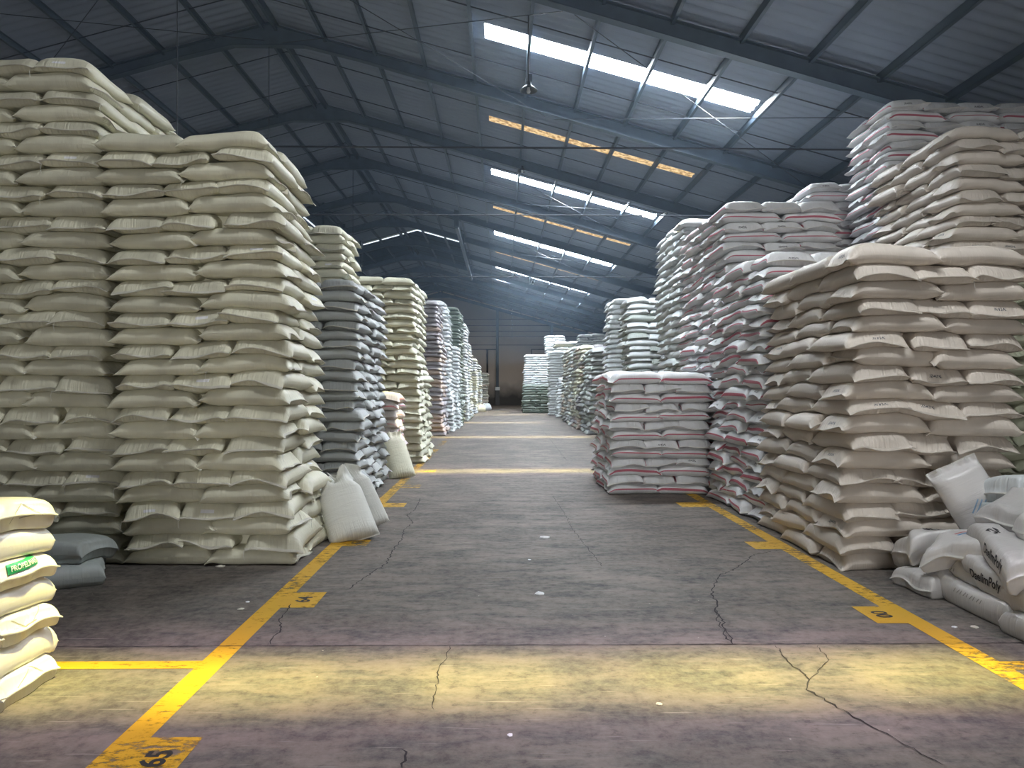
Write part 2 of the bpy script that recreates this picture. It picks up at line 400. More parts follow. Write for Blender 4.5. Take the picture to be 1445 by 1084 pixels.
ORD = ['zeroth', 'first', 'second', 'third', 'fourth', 'fifth', 'sixth', 'seventh', 'eighth', 'ninth', 'tenth', 'eleventh', 'twelfth', 'thirteenth', 'fourteenth', 'fifteenth', 'sixteenth', 'seventeenth', 'eighteenth', 'nineteenth', 'twentieth'] + ['twenty-'+x for x in ('first', 'second', 'third', 'fourth', 'fifth', 'sixth', 'seventh', 'eighth', 'ninth')] + ['thirtieth'] + ['thirty-'+x for x in ('first', 'second', 'third', 'fourth', 'fifth', 'sixth', 'seventh', 'eighth', 'ninth')] + ['fortieth', 'forty-first', 'forty-second', 'forty-third', 'forty-fourth', 'forty-fifth']
# steel frames
vis = [y for y in RAFT if y > 5]
for y in RAFT:
    t = empty('steel_frame', (RX, y, 0))
    i = len([q for q in RAFT if q >= y])
    tag(t, 'dark blue steel roof frame, %s forward from the back wall' % ORD[i], 'roof frame', 'roof frames across the warehouse')
    top, bot, hz = 0.10, 0.34, RZ-0.60
    for s in (-1, 1):
        xe = XL if s < 0 else XR
        xk = RX+s*2.0                        # haunch: flat under the ridge, then running out along the slope
        lower = [(RX, hz), (RX+s*0.8, hz), (xk, roof_z(xk)-bot), (xe, roof_z(xe)-bot-.1)]
        def shift(p): return [(x-RX, z) for x, z in p]
        MB().prism(shift([(RX, RZ-top), (xe, roof_z(xe)-top)]+lower[::-1]), -0.010, 0.010).build('rafter_web', M['steel_web'], t)
        MB().prism(shift(lower+[(x, z-.02) for x, z in lower[::-1]]), -0.09, 0.09).build('bottom_flange', M['steel'], t)
        MB().prism(shift([(RX, RZ-top), (xe, roof_z(xe)-top), (xe, roof_z(xe)-top-.02), (RX, RZ-top-.02)]), -0.09, 0.09).build('top_flange', M['steel'], t)
        xc = xe-s*0.25
        MB().box(xc-RX-.2, xc-RX+.2, -.11, .11, 0, roof_z(xc)-.6).build('column', M['steel'], t)
# purlins
xs = sorted([0.52+1.14*q for q in range(-4, 10)] + [RX-0.12-1.14*q for q in range(1, 9)])
for x in xs:
    if x > XR-0.3: continue
    o = empty('purlin', (x, Y0, roof_z(x)))
    side = 'aisle slope' if x > RX else 'far slope'
    n_ = len([q for q in xs if (q > RX) == (x > RX) and abs(q-RX) <= abs(x-RX)])
    tag(o, 'dark steel purlin running the whole roof, %s from the ridge on the %s' % (ORD[n_], side), 'purlin', 'purlins under the roof sheets')
    bw = 0.05 if x < 7.2 or x > 8 else 0.10
    mb = MB().box(-.012, .012, 0, Y1-Y0, -.16, -.022).box(-.012, bw, 0, Y1-Y0, -.165, -.15)
    mb.box(-.012, bw, 0, Y1-Y0, -.03, -.022); mb.build('channel', M['steel'], o)
o = empty('ridge_beam', (RX, Y0, RZ)); tag(o, 'double steel beam running under the roof ridge', 'beam')
for s in (-.16, .13): MB().box(s, s+.06, 0, Y1-Y0, -.26, -.06).build('channel', M['steel'], o)
# sag rods and cross bracing
for bi in range(5, len(RAFT)-1):
    for s in (-1, 1):
        t = empty('sag_rods', (RX, RAFT[bi], RZ))
        t.name = 'sag_rod'
        tag(t, 'pair of thin sag rods down the %s slope, %s bay from the back wall' % ('aisle' if s > 0 else 'far', ORD[len(RAFT)-1-bi]), 'rod', 'sag rods between the purlins')
        for f in (1.35, 3.4):
            xe = 9.5 if s > 0 else -14
            MB().tube([(0, f, -.12), (xe-RX, f, roof_z(xe)-.12-RZ)], 0.012, 5).build('rod', M['rod'], t)
def cross(bi, xa, xb, lab):
    t = empty('cross_bracing', (xa, RAFT[bi], roof_z(xa)))
    tag(t, lab, 'bracing', 'cross braces under the roof')
    za, zb = -.45, roof_z(xb)-roof_z(xa)-.45
    MB().tube([(0, 0, za), (xb-xa, 4.76, zb)], .008, 5).build('brace_rod', M['rod'], t)
    MB().tube([(0, 4.76, za), (xb-xa, 0, zb)], .008, 5).build('brace_rod', M['rod'], t)
cross(5, -5.0, 1.0, 'crossed brace rods near the ridge, bay of the nearest bright skylight')
cross(5, 1.2, 7.2, 'crossed brace rods below the nearest bright skylight')
cross(7, -0.5, 4.9, 'crossed brace rods below the second bright skylight')
cross(5, -11, -5.4, 'crossed brace rods on the dark slope above the tallest white stack')
cross(9, -0.5, 4.9, 'crossed brace rods below the third bright skylight')
for y, lab in ((7.36, 'long dark tie rod crossing above the camera end of the hall'), (12.14, 'long dark tie rod crossing in front of the nearest skylight'), (16.9, 'dark tie rod crossing behind the nearest skylight'), (26.42, 'dark tie rod crossing behind the second bright skylight')):
    o = empty('tie_rod', (0, y, 5.55)); tag(o, lab, 'tie rod', 'tie rods across the hall')
    MB().tube([(XL+.3, 0, .02), (-5, 0, -.02), (3, 0, -.02), (XR-.4, 0, -.05)], .016, 5).build('rod', M['rod'], o)
    for xh in (-5.3,): MB().tube([(xh, 0, 0), (xh, 0, roof_z(xh)-5.55-.6)], .008, 5).build('hanger', M['rod'], o)

# lamps
def lamp(x, y, z, lab):
    t = empty('pendant_lamp', (x, y, z)); tag(t, lab, 'lamp', 'pendant lamps over the aisle')
    top = roof_z(x)-.7-z
    MB().tube([(0, 0, .1), (0, 0, max(top, .15))], .012, 6).build('rod', M['rod'], t)
    MB().lathe([(.015, .13), (.04, .12), (.045, .06), (.07, .045), (.145, -.02), (.150, -.03), (.14, -.022), (.06, .035), (.02, .04)], 0, 0).build('reflector', M['lampshade'], t, True)
    MB().box(.01, .06, -.03, .03, .13, .24).build('junction_box', M['steel_web'], t)
    MB().lathe([(.001, -.075), (.025, -.065), (.035, -.04), (.025, -.01), (.02, .04)], 0, 0, 12).build('bulb', M['bulb'], t, True)
lamp(.44, 12.1, 6.48, 'dark pendant lamp hanging below the nearest bright skylight')
lamp(.60, 21.66, 7.95, 'small pendant lamp between amber skylight and second bright skylight')
lamp(1.72, 40.7, 7.3, 'distant pendant lamp by the fourth bright skylight')
lamp(.72, 40.7, 7.7, 'tiny distant pendant lamp nearer the ridge than its neighbour')
t = empty('lamp_chain', (.85, 60, 8.0)); tag(t, 'thin hanging cord of small bulbs before the back wall', 'cord lights')
MB().tube([(0, 0, 0), (.02, 0, -1.5), (-.02, 0, -2.4)], .012, 5).build('cord', M['rod'], t)
for q in range(6): MB().lathe([(.001, -.05), (.04, 0), (.001, .05)], .04*(-1)**q, 0, 8).build('bulb', M['bulb'], t).location = (0, 0, -.15-q*.3)

# back wall fittings
for x, zt in ((-.37, 8.0), (4.35, 6.8)):
    t = empty('wall_column', (x, Y1-.2, 0)); tag(t, 'dark steel column on the back wall, %s' % ('with a white box at its foot' if x < 0 else 'rising behind the white stacks'), 'column')
    MB().box(-.12, .12, -.02, .02, 1.5 if x < 0 else 0, roof_z(x)-.3).build('web', M['steel'], t)
    for q in (-1, 1): MB().box(-.12, .12, q*.1-.015, q*.1+.015, 1.5 if x < 0 else 0, roof_z(x)-.3).build('flange', M['steel'], t)
    if x < 0: MB().box(-.18, .18, -.12, .18, 0, 1.45).build('concrete_foot', flat_mat('grey_concrete_foot', (.1, .1, .1), .8, noise=.2), t)
t = empty('meter_box', (-.37, Y1-.36, 1.3)); tag(t, 'small white box on the foot of the back wall column', 'box')
MB().box(-.2, .2, -.05, .05, 0, .28).build('case', M['white_ink'], t); MB().box(-.15, .15, -.065, -.05, .05, .23).build('lid', M['tag'], t)
for nm, xa, xb, zt in (('door_1', -3.1, -1.25, 4.85), ('door_2', 2.6, 4.9, 4.85)):
    t = structure(empty(nm, (xa, Y1-.06, 0)))
    mb = MB().box(0, xb-xa, 0, .06, 0, zt)
    mb.build('door_leaf', M['wall'], t)
    mb = MB().box(-.06, .06, -.04, 0, 0, zt).box(xb-xa-.08, xb-xa+.08, -.04, 0, 0, zt).box(-1.2 if nm == 'door_1' else 0, xb-xa+.9, -.04, 0, zt-.04, zt+.04)
    mb.build('door_frame', M['wall_dark'], t)

# ------------------------------------------------------------------ floor paint, joints, cracks
def marking(name, rects, lab):
    mb = MB()
    for x0, x1, y0, y1 in rects:
        b = len(mb.V); zz = .0032 if name == 'floor_tag' else .0022
        mb.V += [(x0, y0, zz), (x1, y0, zz), (x1, y1, zz), (x0, y1, zz)]; mb.F.append((b, b+1, b+2, b+3))
    o = mb.build(name, M['paint']); o['kind'] = 'structure'; o['label'] = lab
    return o
marking('floor_marking', [(-1.745, -1.60, 2.4, 23.5)], 'long worn yellow aisle line beside the white stacks')
marking('floor_marking', [(2.75, 2.895, 3.2, 22.0)], 'long worn yellow aisle line beside the tan stack')
marking('floor_marking', [(-5.2, -1.745, 4.23, 4.345)], 'yellow cross line running to the glossy bags')
marking('floor_marking', [(2.895, 6.0, 4.15, 4.27)], 'yellow cross line at the edge by the plastic bags')

def text_mesh(body, size, bold=0.0):
    import bmesh
    c = bpy.data.curves.new('text', 'FONT'); c.body = body; c.size = size; c.offset = bold; c.align_x = 'CENTER'; c.align_y = 'CENTER'
    o = bpy.data.objects.new('text', c); me = bpy.data.meshes.new_from_object(o)
    bm = bmesh.new(); bm.from_mesh(me); bmesh.ops.triangulate(bm, faces=bm.faces[:])
    for _ in range(4):
        ed = [e for e in bm.edges if e.calc_length() > size*.16]
        if not ed: break
        bmesh.ops.subdivide_edges(bm, edges=ed, cuts=1); bmesh.ops.triangulate(bm, faces=bm.faces[:])
    bm.verts.index_update()
    V = np.array([v.co[:] for v in bm.verts]); Fc = [tuple(v.index for v in f.verts) for f in bm.faces]
    bm.free(); bpy.data.objects.remove(o); bpy.data.curves.remove(c); bpy.data.meshes.remove(me)
    return V, Fc
def floor_tag(x0, x1, y0, y1, txt, lab, cx=None, flip=1):
    o = marking('floor_tag', [(x0, x1, y0, y1)], lab)
    if txt:
        V, Fc = text_mesh(txt, .15, .004)
        cx = (x0+x1)/2 if cx is None else cx
        W = [(cx - flip*v[1], (y0+y1)/2 + (.08 if txt == '65' else 0) + flip*v[0], 0.0045) for v in V]
        mesh_obj('number', W, Fc, M['ink'], o)
floor_tag(-1.60, -1.36, 2.85, 3.40, '65', 'yellow floor tag numbered sixty-five', -1.48)
floor_tag(-1.60, -1.36, 5.38, 5.78, '64', 'yellow floor tag numbered sixty-four')
floor_tag(-1.60, -1.36, 7.45, 7.75, '63', 'yellow floor tag before the leaning sacks')
floor_tag(-1.6, -1.30, 9.85, 10.2, '', 'faint yellow tag past the leaning sacks')
floor_tag(-1.6, -1.30, 11.7, 12.1, '', 'faint yellow tag beside the mixed stack')
floor_tag(-1.6, -1.25, 13.9, 14.3, '', 'sunlit yellow tag beside the pink striped stack')
floor_tag(2.54, 2.75, 4.97, 5.35, '00', 'yellow floor tag before the plastic bags', 2.66, -1)
floor_tag(2.50, 2.75, 7.25, 7.6, '', 'worn yellow floor tag beside the tan stack', 2.64, -1)
floor_tag(2.4, 2.75, 9.8, 10.2, '', 'faint yellow tag beside the striped stack')

def ribbon(name, pts, wd, lab, jit=0.012):
    V, Fc = [], []
    out = []
    for a, b in zip(pts[:-1], pts[1:]):
        a, b = Vector((*a, 0)), Vector((*b, 0)); n = max(2, int((b-a).length/0.035))
        for q in range(n):
            out.append(a.lerp(b, q/n) + Vector((random.uniform(-jit, jit), random.uniform(-jit, jit), 0)))
    out.append(Vector((*pts[-1], 0)))
    for i, p in enumerate(out):
        t = (out[min(i+1, len(out)-1)]-out[max(i-1, 0)]).normalized(); nn = Vector((-t.y, t.x, 0))
        ww = wd*random.uniform(.35, 1.0)*(0.4 if i in (0, len(out)-1) else 1)
        V += [tuple(p+nn*ww+Vector((0, 0, .0035))), tuple(p-nn*ww+Vector((0, 0, .0035)))]
    for i in range(len(out)-1): Fc.append((2*i, 2*i+1, 2*i+3, 2*i+2))
    o = mesh_obj(name, V, Fc, M['crack']); o['kind'] = 'structure'; o['label'] = lab
def PX(l, s=1, ox=0, oy=0): return [P(x/s+ox, y/s+oy) for x, y in l]
ribbon('floor_joint', [(-6, 4.60), (2.5, 4.575), (8, 4.60)], .006, 'dark expansion joint across the aisle by the tag', .004)
ribbon('floor_joint', [(-3, 10.33), (1.6, 10.33)], .008, 'faint expansion joint across the aisle further in', .003)
ribbon('floor_joint', [(-2, 16.1), (3, 16.1)], .008, 'faint expansion joint past the first light band', .003)
ribbon('floor_crack', PX([(594, 703), (590, 712), (585, 720), (575, 727), (583, 737), (570, 748), (568, 760), (556, 775), (545, 795), (520, 812), (490, 832)]), .007, 'jagged crack past the leaning sacks')
ribbon('floor_crack', PX([(412, 852), (397, 872), (400, 888), (388, 896), (384, 908)]), .006, 'short crack beside the yellow tag')
ribbon('floor_crack', PX([(590, 375), (450, 400), (385, 450), (320, 495), (240, 520), (200, 600), (195, 655), (235, 685), (210, 740), (265, 810), (265, 880), (320, 940)], 4.25, 960, 690), .007, 'long jagged crack beside the tan stack')
ribbon('floor_crack', PX([(875, 85), (910, 130), (955, 165), (950, 190), (1020, 230), (1070, 260), (1130, 290), (1200, 330), (1265, 366)], 1.633, 560, 860), .005, 'crack crossing the near light band')
ribbon('floor_crack', PX([(970, 85), (1000, 125), (955, 165)], 1.633, 560, 860), .003, 'short branch of the crack in the light band')
ribbon('floor_crack', PX([(125, 85), (95, 150), (85, 230)], 1.633, 560, 860), .004, 'thin crack below the joint')
ribbon('floor_crack', PX([(735, 0), (745, 40), (765, 55), (775, 83)], 1.633, 560, 860), .005, 'crack end meeting the joint')
ribbon('floor_crack', PX([(570, 1055), (572, 1066), (568, 1084)]), .006, 'crack at the lower edge')
ribbon('floor_crack', PX([(780, 700), (800, 730), (806, 745), (850, 800)]), .004, 'faint crack mid aisle')
ribbon('floor_crack', PX([(760, 600), (800, 650), (790, 640)]), .004, 'faint far crack')

def scrap(x, y, s, lab, mat='tag'):
    X, Y = P(x, y)
    V, Fc = [], []
    n = 7
    for i in range(n):
        a = 2*math.pi*i/n; r = s*random.uniform(.6, 1)
        V.append((X+r*math.cos(a), Y+r*math.sin(a), random.uniform(.002, s*.22)))
    V.append((X, Y, s*.35))
    for i in range(n): Fc.append((i, (i+1) % n, n))
    V += [(a, b, .001) for a, b, c in V[:n]]
    for i in range(n): Fc.append((i, n+1+i, n+1+(i+1) % n, (i+1) % n))
    tag(mesh_obj('paper_scrap', V, Fc, M[mat]), lab, 'scrap', 'scraps littering the floor')
scrap(720, 1037, .018, 'tiny white scrap on the floor below the near light band')
scrap(762, 838, .05, 'flat pale scrap in mid aisle between two cracks')
scrap(768, 759, .06, 'pale flattened scrap further along the aisle')
scrap(747, 790, .02, 'small pale scrap between the two larger scraps')
scrap(1351, 888, .025, 'white crumpled scrap on the floor before the plastic bags')
scrap(1380, 888, .035, 'curled scrap against the foot of the plastic bags', 'hem')
scrap(930, 995, .022, 'small brown scrap lying in the near light band', 'hem_tan')
scrap(315, 798, .05, 'torn sack flap on the floor at the foot of the white stack', 'hem')
scrap(342, 858, .03, 'white scrap left of the numbered yellow tag', 'hem')
scrap(352, 848, .02, 'tiny white scrap beside the yellow aisle line')

# ------------------------------------------------------------------ sacks
TYPES = {   # a, b: taper along the length; c: roundness across; T: thickness; hem share; ear
 'woven': dict(a=5.0, b=.44, c=5.6, hem=.035, pin=.035),
 'film': dict(a=22.0, b=.30, c=13, hem=.012, pin=.02),
}
def grid1(n, p):
    s = np.linspace(-1, 1, n)
    return s, np.sign(s)*(1-(1-np.abs(s))**p)
class Sack:
    __slots__ = ('top', 'bot', 'uvt', 'kind', 'mat', 'label', 'group', 'tone', 'n', 'near', 'T', 'cat', 'hemmat')
SACKS = []
class Pile:
    def __init__(s, x0, x1, y0, y1, cell=.03):
        s.x0, s.y0, s.c = x0-.4, y0-.4, cell
        s.nx, s.ny = int((x1-x0+.8)/cell)+2, int((y1-y0+.8)/cell)+2
        s.H = np.zeros((s.nx, s.ny))
    def sample(s, X, Y):
        fx = np.clip((X-s.x0)/s.c, 0, s.nx-1.001); fy = np.clip((Y-s.y0)/s.c, 0, s.ny-1.001)
        i, j = fx.astype(int), fy.astype(int); a, b = fx-i, fy-j
        H = s.H
        return H[i, j]*(1-a)*(1-b)+H[i+1, j]*a*(1-b)+H[i, j+1]*(1-a)*b+H[i+1, j+1]*a*b
    def drop(s, cx, cy, yaw, Ln, Wd, T0, typ='woven', res=(23, 13), clipv=.05, flap=1.0, bend=0.0):
        nu, nv = res; ty = TYPES[typ]
        pu, pv = (1.6, 1.9) if typ == 'woven' else (2.1, 2.3)
        su, u = grid1(nu, pu); sv, v_ = grid1(nv, pv)
        U, V = np.meshgrid(u, v_, indexing='ij')
        aU, aV = np.abs(U), np.abs(V)
        hem = ty['hem']
        uu = np.clip(aU/(1-hem), 0, 1)
        prof = (1-uu**ty['a'])**ty['b']*(1-aV**ty['c'])**.5
        prof[aU > 1-hem] = 0
        pin = ty['pin']
        r = RNG.uniform(-1, 1, 14)
        x = Ln/2*U*(1-pin+pin*V**2*1.2) + .012*r[0]*V + .010*np.sin(3*V*math.pi/2+r[1]*3)*(aU > .9)
        y = Wd/2*V*(1-pin*1.5+pin*1.5*aU**3) + bend*(U**2-.4) + .018*r[2]*U*V + .012*r[3]*np.sin(U*2.5+r[4]*3)*aV
        ca, sa = math.cos(yaw), math.sin(yaw)
        X = cx+x*ca-y*sa; Y = cy+x*sa+y*ca
        kx = np.clip(U, -.84, .84)/np.where(np.abs(U) < 1e-6, 1, U); ky = np.clip(V, -.80, .80)/np.where(np.abs(V) < 1e-6, 1, V)
        kx = np.where(np.abs(U) < 1e-6, 1, kx); ky = np.where(np.abs(V) < 1e-6, 1, ky)
        xi, yi = x*kx, y*ky
        h = s.sample(cx+xi*ca-yi*sa, cy+xi*sa+yi*ca)
        core = h[prof > .5]; hm = np.median(core)
        h = np.clip(h, hm-clipv*.55, hm+clipv*.8)
        hs = h.copy()
        for _ in range(max(4, int(nu*nv/22))):
            q = np.pad(hs, 1, mode='edge')
            hs = .2*(q[1:-1, 1:-1]+q[2:, 1:-1]+q[:-2, 1:-1]+q[1:-1, 2:]+q[1:-1, :-2])
        T = T0*prof*(1+.10*r[5]*U+.06*r[6]*V+.05*np.sin(5*U+6*r[7])*np.cos(3*V+3*r[8]))
        mid = hs+T0*.46+.012*r[9]*U+.01*r[10]*V
        sm = lambda t: np.clip(t, 0, 1)**2*(3-2*np.clip(t, 0, 1))
        low = (.20+.10*r[13]) if typ == 'woven' else .05
        mid = mid-T0*low*sm((aU-.72)/.26)-T0*(.10 if typ == 'woven' else .04)*sm((aV-.7)/.3)
        hemz = np.clip((aU-(1-hem*2.2))/(hem*2.2), 0, 1)
        mid = mid + hemz*flap*(.013*np.sin(V*(2.5+1.5*r[11])+r[12]*3)*np.where(U > 0, 1, -1)+.008*r[13]-.004)
        zb = mid-.5*T
        wgt = np.clip((T/T0-.45)/.45, 0, 1)
        zb = zb*(1-wgt)+np.clip(h, hs-.035, hs+.03)*wgt
        zb = np.maximum(zb, h*.999+.001)
        zt = np.maximum(mid+.5*T, zb+np.maximum(T*.8, .005))
        zt = np.where(prof == 0, np.maximum(zb+.005, mid), zt)
        # write into the height field
        R = math.hypot(Ln, Wd)/2
        i0, i1 = max(0, int((cx-R-s.x0)/s.c)), min(s.nx, int((cx+R-s.x0)/s.c)+2)
        j0, j1 = max(0, int((cy-R-s.y0)/s.c)), min(s.ny, int((cy+R-s.y0)/s.c)+2)
        gx, gy = np.meshgrid(s.x0+np.arange(i0, i1)*s.c, s.y0+np.arange(j0, j1)*s.c, indexing='ij')
        lx = (gx-cx)*ca+(gy-cy)*sa; ly = -(gx-cx)*sa+(gy-cy)*ca
        ul = lx/(Ln/2*(1-pin)); vl = ly/(Wd/2*(1-pin*.7))
        inside = (np.abs(ul) < 1-hem*1.5) & (np.abs(vl) < .985)
        inv = lambda a, p: np.sign(a)*(1-(1-np.clip(np.abs(a), 0, 1))**(1/p))
        fu = np.clip((inv(ul, pu)+1)/2*(nu-1), 0, nu-1.001); fv = np.clip((inv(vl, pv)+1)/2*(nv-1), 0, nv-1.001)
        a_, b_ = fu.astype(int), fv.astype(int); fa, fb = fu-a_, fv-b_
        zz = zt[a_, b_]*(1-fa)*(1-fb)+zt[a_+1, b_]*fa*(1-fb)+zt[a_, b_+1]*(1-fa)*fb+zt[a_+1, b_+1]*fa*fb
        sub = s.H[i0:i1, j0:j1]; sub[inside] = np.maximum(sub[inside], zz[inside])
        k = Sack(); k.top = np.stack([X, Y, zt], -1); k.bot = np.stack([X, Y, zb], -1); k.n = (nu, nv); k.T = T0
        k.uvt = np.stack([(U+1)/2, (V+1)/4], -1); k.tone = RNG.random(); k.near = False
        return k

FACE_CACHE = {}
def sack_faces(nu, nv):
    if (nu, nv) in FACE_CACHE: return FACE_CACHE[(nu, nv)]
    idx = np.arange(nu*nv).reshape(nu, nv); o = nu*nv
    q = np.stack([idx[:-1, :-1], idx[1:, :-1], idx[1:, 1:], idx[:-1, 1:]], -1).reshape(-1, 4)
    qb = q[:, ::-1]+o
    b = []
    def side(line, rev):
        for a, c in zip(line[:-1], line[1:]):
            b.append((a, c, c+o, a+o) if rev else (c, a, a+o, c+o))
    side(idx[:, 0], False); side(idx[:, -1], True); side(idx[0, :], True); side(idx[-1, :], False)
    f = np.concatenate([q, qb, np.array(b)]); FACE_CACHE[(nu, nv)] = f
    return f
def sack_arrays(k):
    V = np.concatenate([k.top.reshape(-1, 3), k.bot.reshape(-1, 3)])
    ub = k.uvt.copy(); ub[..., 1] = 1-ub[..., 1]
    uv = np.concatenate([k.uvt.reshape(-1, 2), ub.reshape(-1, 2)])
    return V, sack_faces(*k.n), uv
def warp(k, f):
    for A in (k.top, k.bot):
        A[...] = f(A)

def block(stack, mat, look, name, ox, oy, nx, stripsA, stripsB, hgt, rot=0.0, flip=False, faces='FR', lean=(0, 0), sway=.03,
          res=(23, 13), W=None, D=None, pitch=.145, jit=.02, typ='woven', T0=None, group=None, ragged=0, mess=1.0, mats=None, hemmat='hem', cat='sack', core=True, hdrop=None):
    """A pallet-pattern stack. Local x runs across the front, local y back into the stack. 'S' a row of sacks side-on, 'H' a row end-on. The aisle side is x=0."""
    dep = {'S': .5, 'H': .75}
    Dn = sum(dep[c] for c in stripsA); W = W or 1.5*nx; D = D or Dn; sx, sy = W/(1.5*nx), D/Dn
    pl = Pile(0, W, 0, D)
    NL = max(1, int(round(hgt/pitch))); T0 = T0 or pitch*1.13
    out = []
    ph = RNG.uniform(0, 6.28, 6)
    for l in range(NL+ragged):
        st = stripsA if l % 2 == 0 else stripsB
        y = 0; before = len(out)
        items = []
        for j, c in enumerate(st):
            d = dep[c]*sy; n = (2 if c == 'S' else 3)*nx; wd = W/n
            for i in range(n):
                show = ('F' in faces and j == 0) or ('R' in faces and i == 0) or ('L' in faces and i == n-1) or ('B' in faces and j == len(st)-1) or l >= NL-2
                if l >= NL and RNG.random() < .45: continue
                if show: items.append((j, i, c, (i+.5)*wd, y+d/2, wd, d, n))
            y += d
        RNG.shuffle(items)
        for j, i, c, cx, cy, wd, d, n in items:
            j, i = int(j), int(i); cx, cy, wd, d = float(cx), float(cy), float(wd), float(d)
            if c == 'S': Ln, Wd_, yaw = wd*1.07, d*1.06, 0
            else: Ln, Wd_, yaw = d*1.07, wd*1.05, math.pi/2
            if RNG.random() < .5: yaw += math.pi
            dx, dy = RNG.normal(0, jit, 2)
            if j == 0: dy = dy*.6-.005
            out_ = -1 if RNG.random() < .12*mess else 0
            if i == 0 and 'R' in faces: dx += out_*.04
            k = pl.drop(cx+dx, cy+dy, yaw+RNG.normal(0, .025*mess), Ln, Wd_, T0*RNG.uniform(.93, 1.07), typ, res, flap=mess, bend=RNG.normal(0, .008*mess))
            k.mat = mats[int(RNG.integers(len(mats)))] if mats else mat
            pos = ('front row, %s from aisle' % ORD[i+1]) if j == 0 else ('%s row, %s from aisle' % (ORD[j+1], ORD[i+1]))
            ly_ = '%s layer up' % ORD[l+1]
            k.label = '%s, %s, %s, %s' % (look, ly_, pos, stack)
            k.kind = name; k.group = group or ('sacks of the '+stack); k.cat = cat; k.hemmat = hemmat
            out.append(k)
        # the hidden core rises with its rim
        zs = [np.median(k.top[..., 2][2:-2, 2:-2]) for k in out[before:]]
        if zs:
            i0, i1 = int((.4+.45)/pl.c), int((.4+W-.1)/pl.c); j0, j1 = int((.4+.45)/pl.c), int((.4+D-.1)/pl.c)
            if i1 > i0 and j1 > j0: pl.H[i0:i1, j0:j1] = np.maximum(pl.H[i0:i1, j0:j1], np.median(zs)-.01)
    ztop = np.median([k.top[..., 2].max() for k in out if k.top[..., 2].max() > 0][-4:])
    zf = hgt/ztop
    sgn = -1 if flip else 1
    ca, sa = math.cos(rot), math.sin(rot)
    def f(A):
        B = A.copy()
        z = A[..., 2]*zf
        q = z/hgt
        lx = A[..., 0]+lean[0]*q+sway*np.sin(z*2.1+ph[0])*np.minimum(1, z)+sway*.5*np.sin(z*4.7+ph[1])
        ly = A[..., 1]+lean[1]*q+sway*.6*np.sin(z*1.9+ph[2])
        lx = lx*sgn
        B[..., 0] = ox+lx*ca-ly*sa; B[..., 1] = oy+lx*sa+ly*ca; B[..., 2] = z
        return B
    for k in out:
        warp(k, f)
        if sgn < 0:                      # keep the outward winding
            for nm in ('top', 'bot', 'uvt'): setattr(k, nm, getattr(k, nm)[:, ::-1].copy())
            k.uvt = k.uvt
    SACKS.extend(out)
    if core:                             # packed middle of the stack
        V = []
        for z in (0.0, hgt*.5, hgt-.3):
            zz = z/zf
            for x, y in ((.2, .2), (W-.2, .2), (W-.2, D-.15), (.2, D-.15)):
                V.append(f(np.array([x, y, zz])))
        Fc = []
        for a in (0, 4):
            for q in range(4): Fc.append((a+q, a+(q+1) % 4, a+4+(q+1) % 4, a+4+q))
        Fc.append((8, 9, 10, 11)); Fc.append((3, 2, 1, 0))
        if sgn < 0: Fc = [t[::-1] for t in Fc]
        CORES.append((V, Fc, mat))
    return out
CORES = []
A1, B1 = 'SH', 'HS'; A2, B2 = 'SHH', 'HHS'; A3, B3 = 'SHSH', 'HSHS'
N1, N2, N3 = (25, 15), (17, 9), (11, 7)
# ---- one side of the aisle (x=0 of a block is its aisle face; flip=True runs away to -X)
block('tallest white stack', 'woven', 'olive-white woven sack', 'woven_sack', -3.42, 6.72, 2, A2, B2, 4.62, flip=True, lean=(.28, 0), res=N1, W=3.0)
block('white stack before leaning sacks', 'woven', 'olive-white woven sack', 'woven_sack', -1.86, 6.65, 1, A1, B1, 3.92, flip=True, lean=(.22, 0), res=N1, W=1.5, D=1.38, mess=1.4)
block('grey stack behind leaning sacks', 'grey', 'grey woven sack', 'grey_sack', -1.95, 10.3, 1, A3, B3, 3.14, flip=True, lean=(.1, 0), res=N2, mess=1.3, mats=['grey'])
block('high white stack behind grey', 'woven', 'white woven sack', 'woven_sack', -2.5, 12.2, 1, A1, B1, 4.3, flip=True, lean=(.1, 0), res=N2, mess=1.4, mats=['woven'])
block('short sunlit pink-striped stack', 'pink', 'pink-striped sack', 'pink_striped_sack', -1.9, 13.7, 1, A1, B1, 1.5, flip=True, lean=(.05, 0), res=N2, mess=1.3, hemmat='hem_white')
block('cream stack past pink-striped one', 'cream', 'cream woven sack', 'cream_sack', -1.66, 15.5, 2, A2, B2, 3.92, flip=True, lean=(.2, 0), res=N2, W=2.6, D=2.4)
block('mauve stack past floor gap', 'mauve', 'mauve-grey sack', 'mauve_sack', -1.85, 24.0, 1, A2, B2, 4.45, flip=True, lean=(.25, 0), res=N3, mess=1.2, D=2.2)
block('blue-white stack past mauve one', 'white', 'blue-white sack', 'white_sack', -1.70, 26.3, 1, A2, B2, 4.7, flip=True, lean=(.3, 0), res=N3, W=2.4, D=1.9)
block('low stack before green one', 'white', 'blue-white sack', 'white_sack', -1.62, 28.3, 1, A2, B2, 3.2, flip=True, lean=(.1, 0), res=N3, D=1.9)
block('tall dark green stack', 'dgreen', 'green-grey sack', 'green_sack', -1.66, 30.7, 1, A2, B2, 4.95, flip=True, lean=(.15, 0), res=N3, W=2.4, D=3.0)
block('stack past tall green one', 'cool', 'pale cool sack', 'cool_sack', -1.55, 34.2, 1, A2, B2, 4.6, flip=True, lean=(.15, 0), res=N3, D=2.6)
block('white stack past pale one', 'white', 'white woven sack', 'white_sack', -1.55, 37.5, 1, A2, B2, 3.9, flip=True, lean=(.1, 0), res=N3, D=3.0, mats=['white', 'woven'])
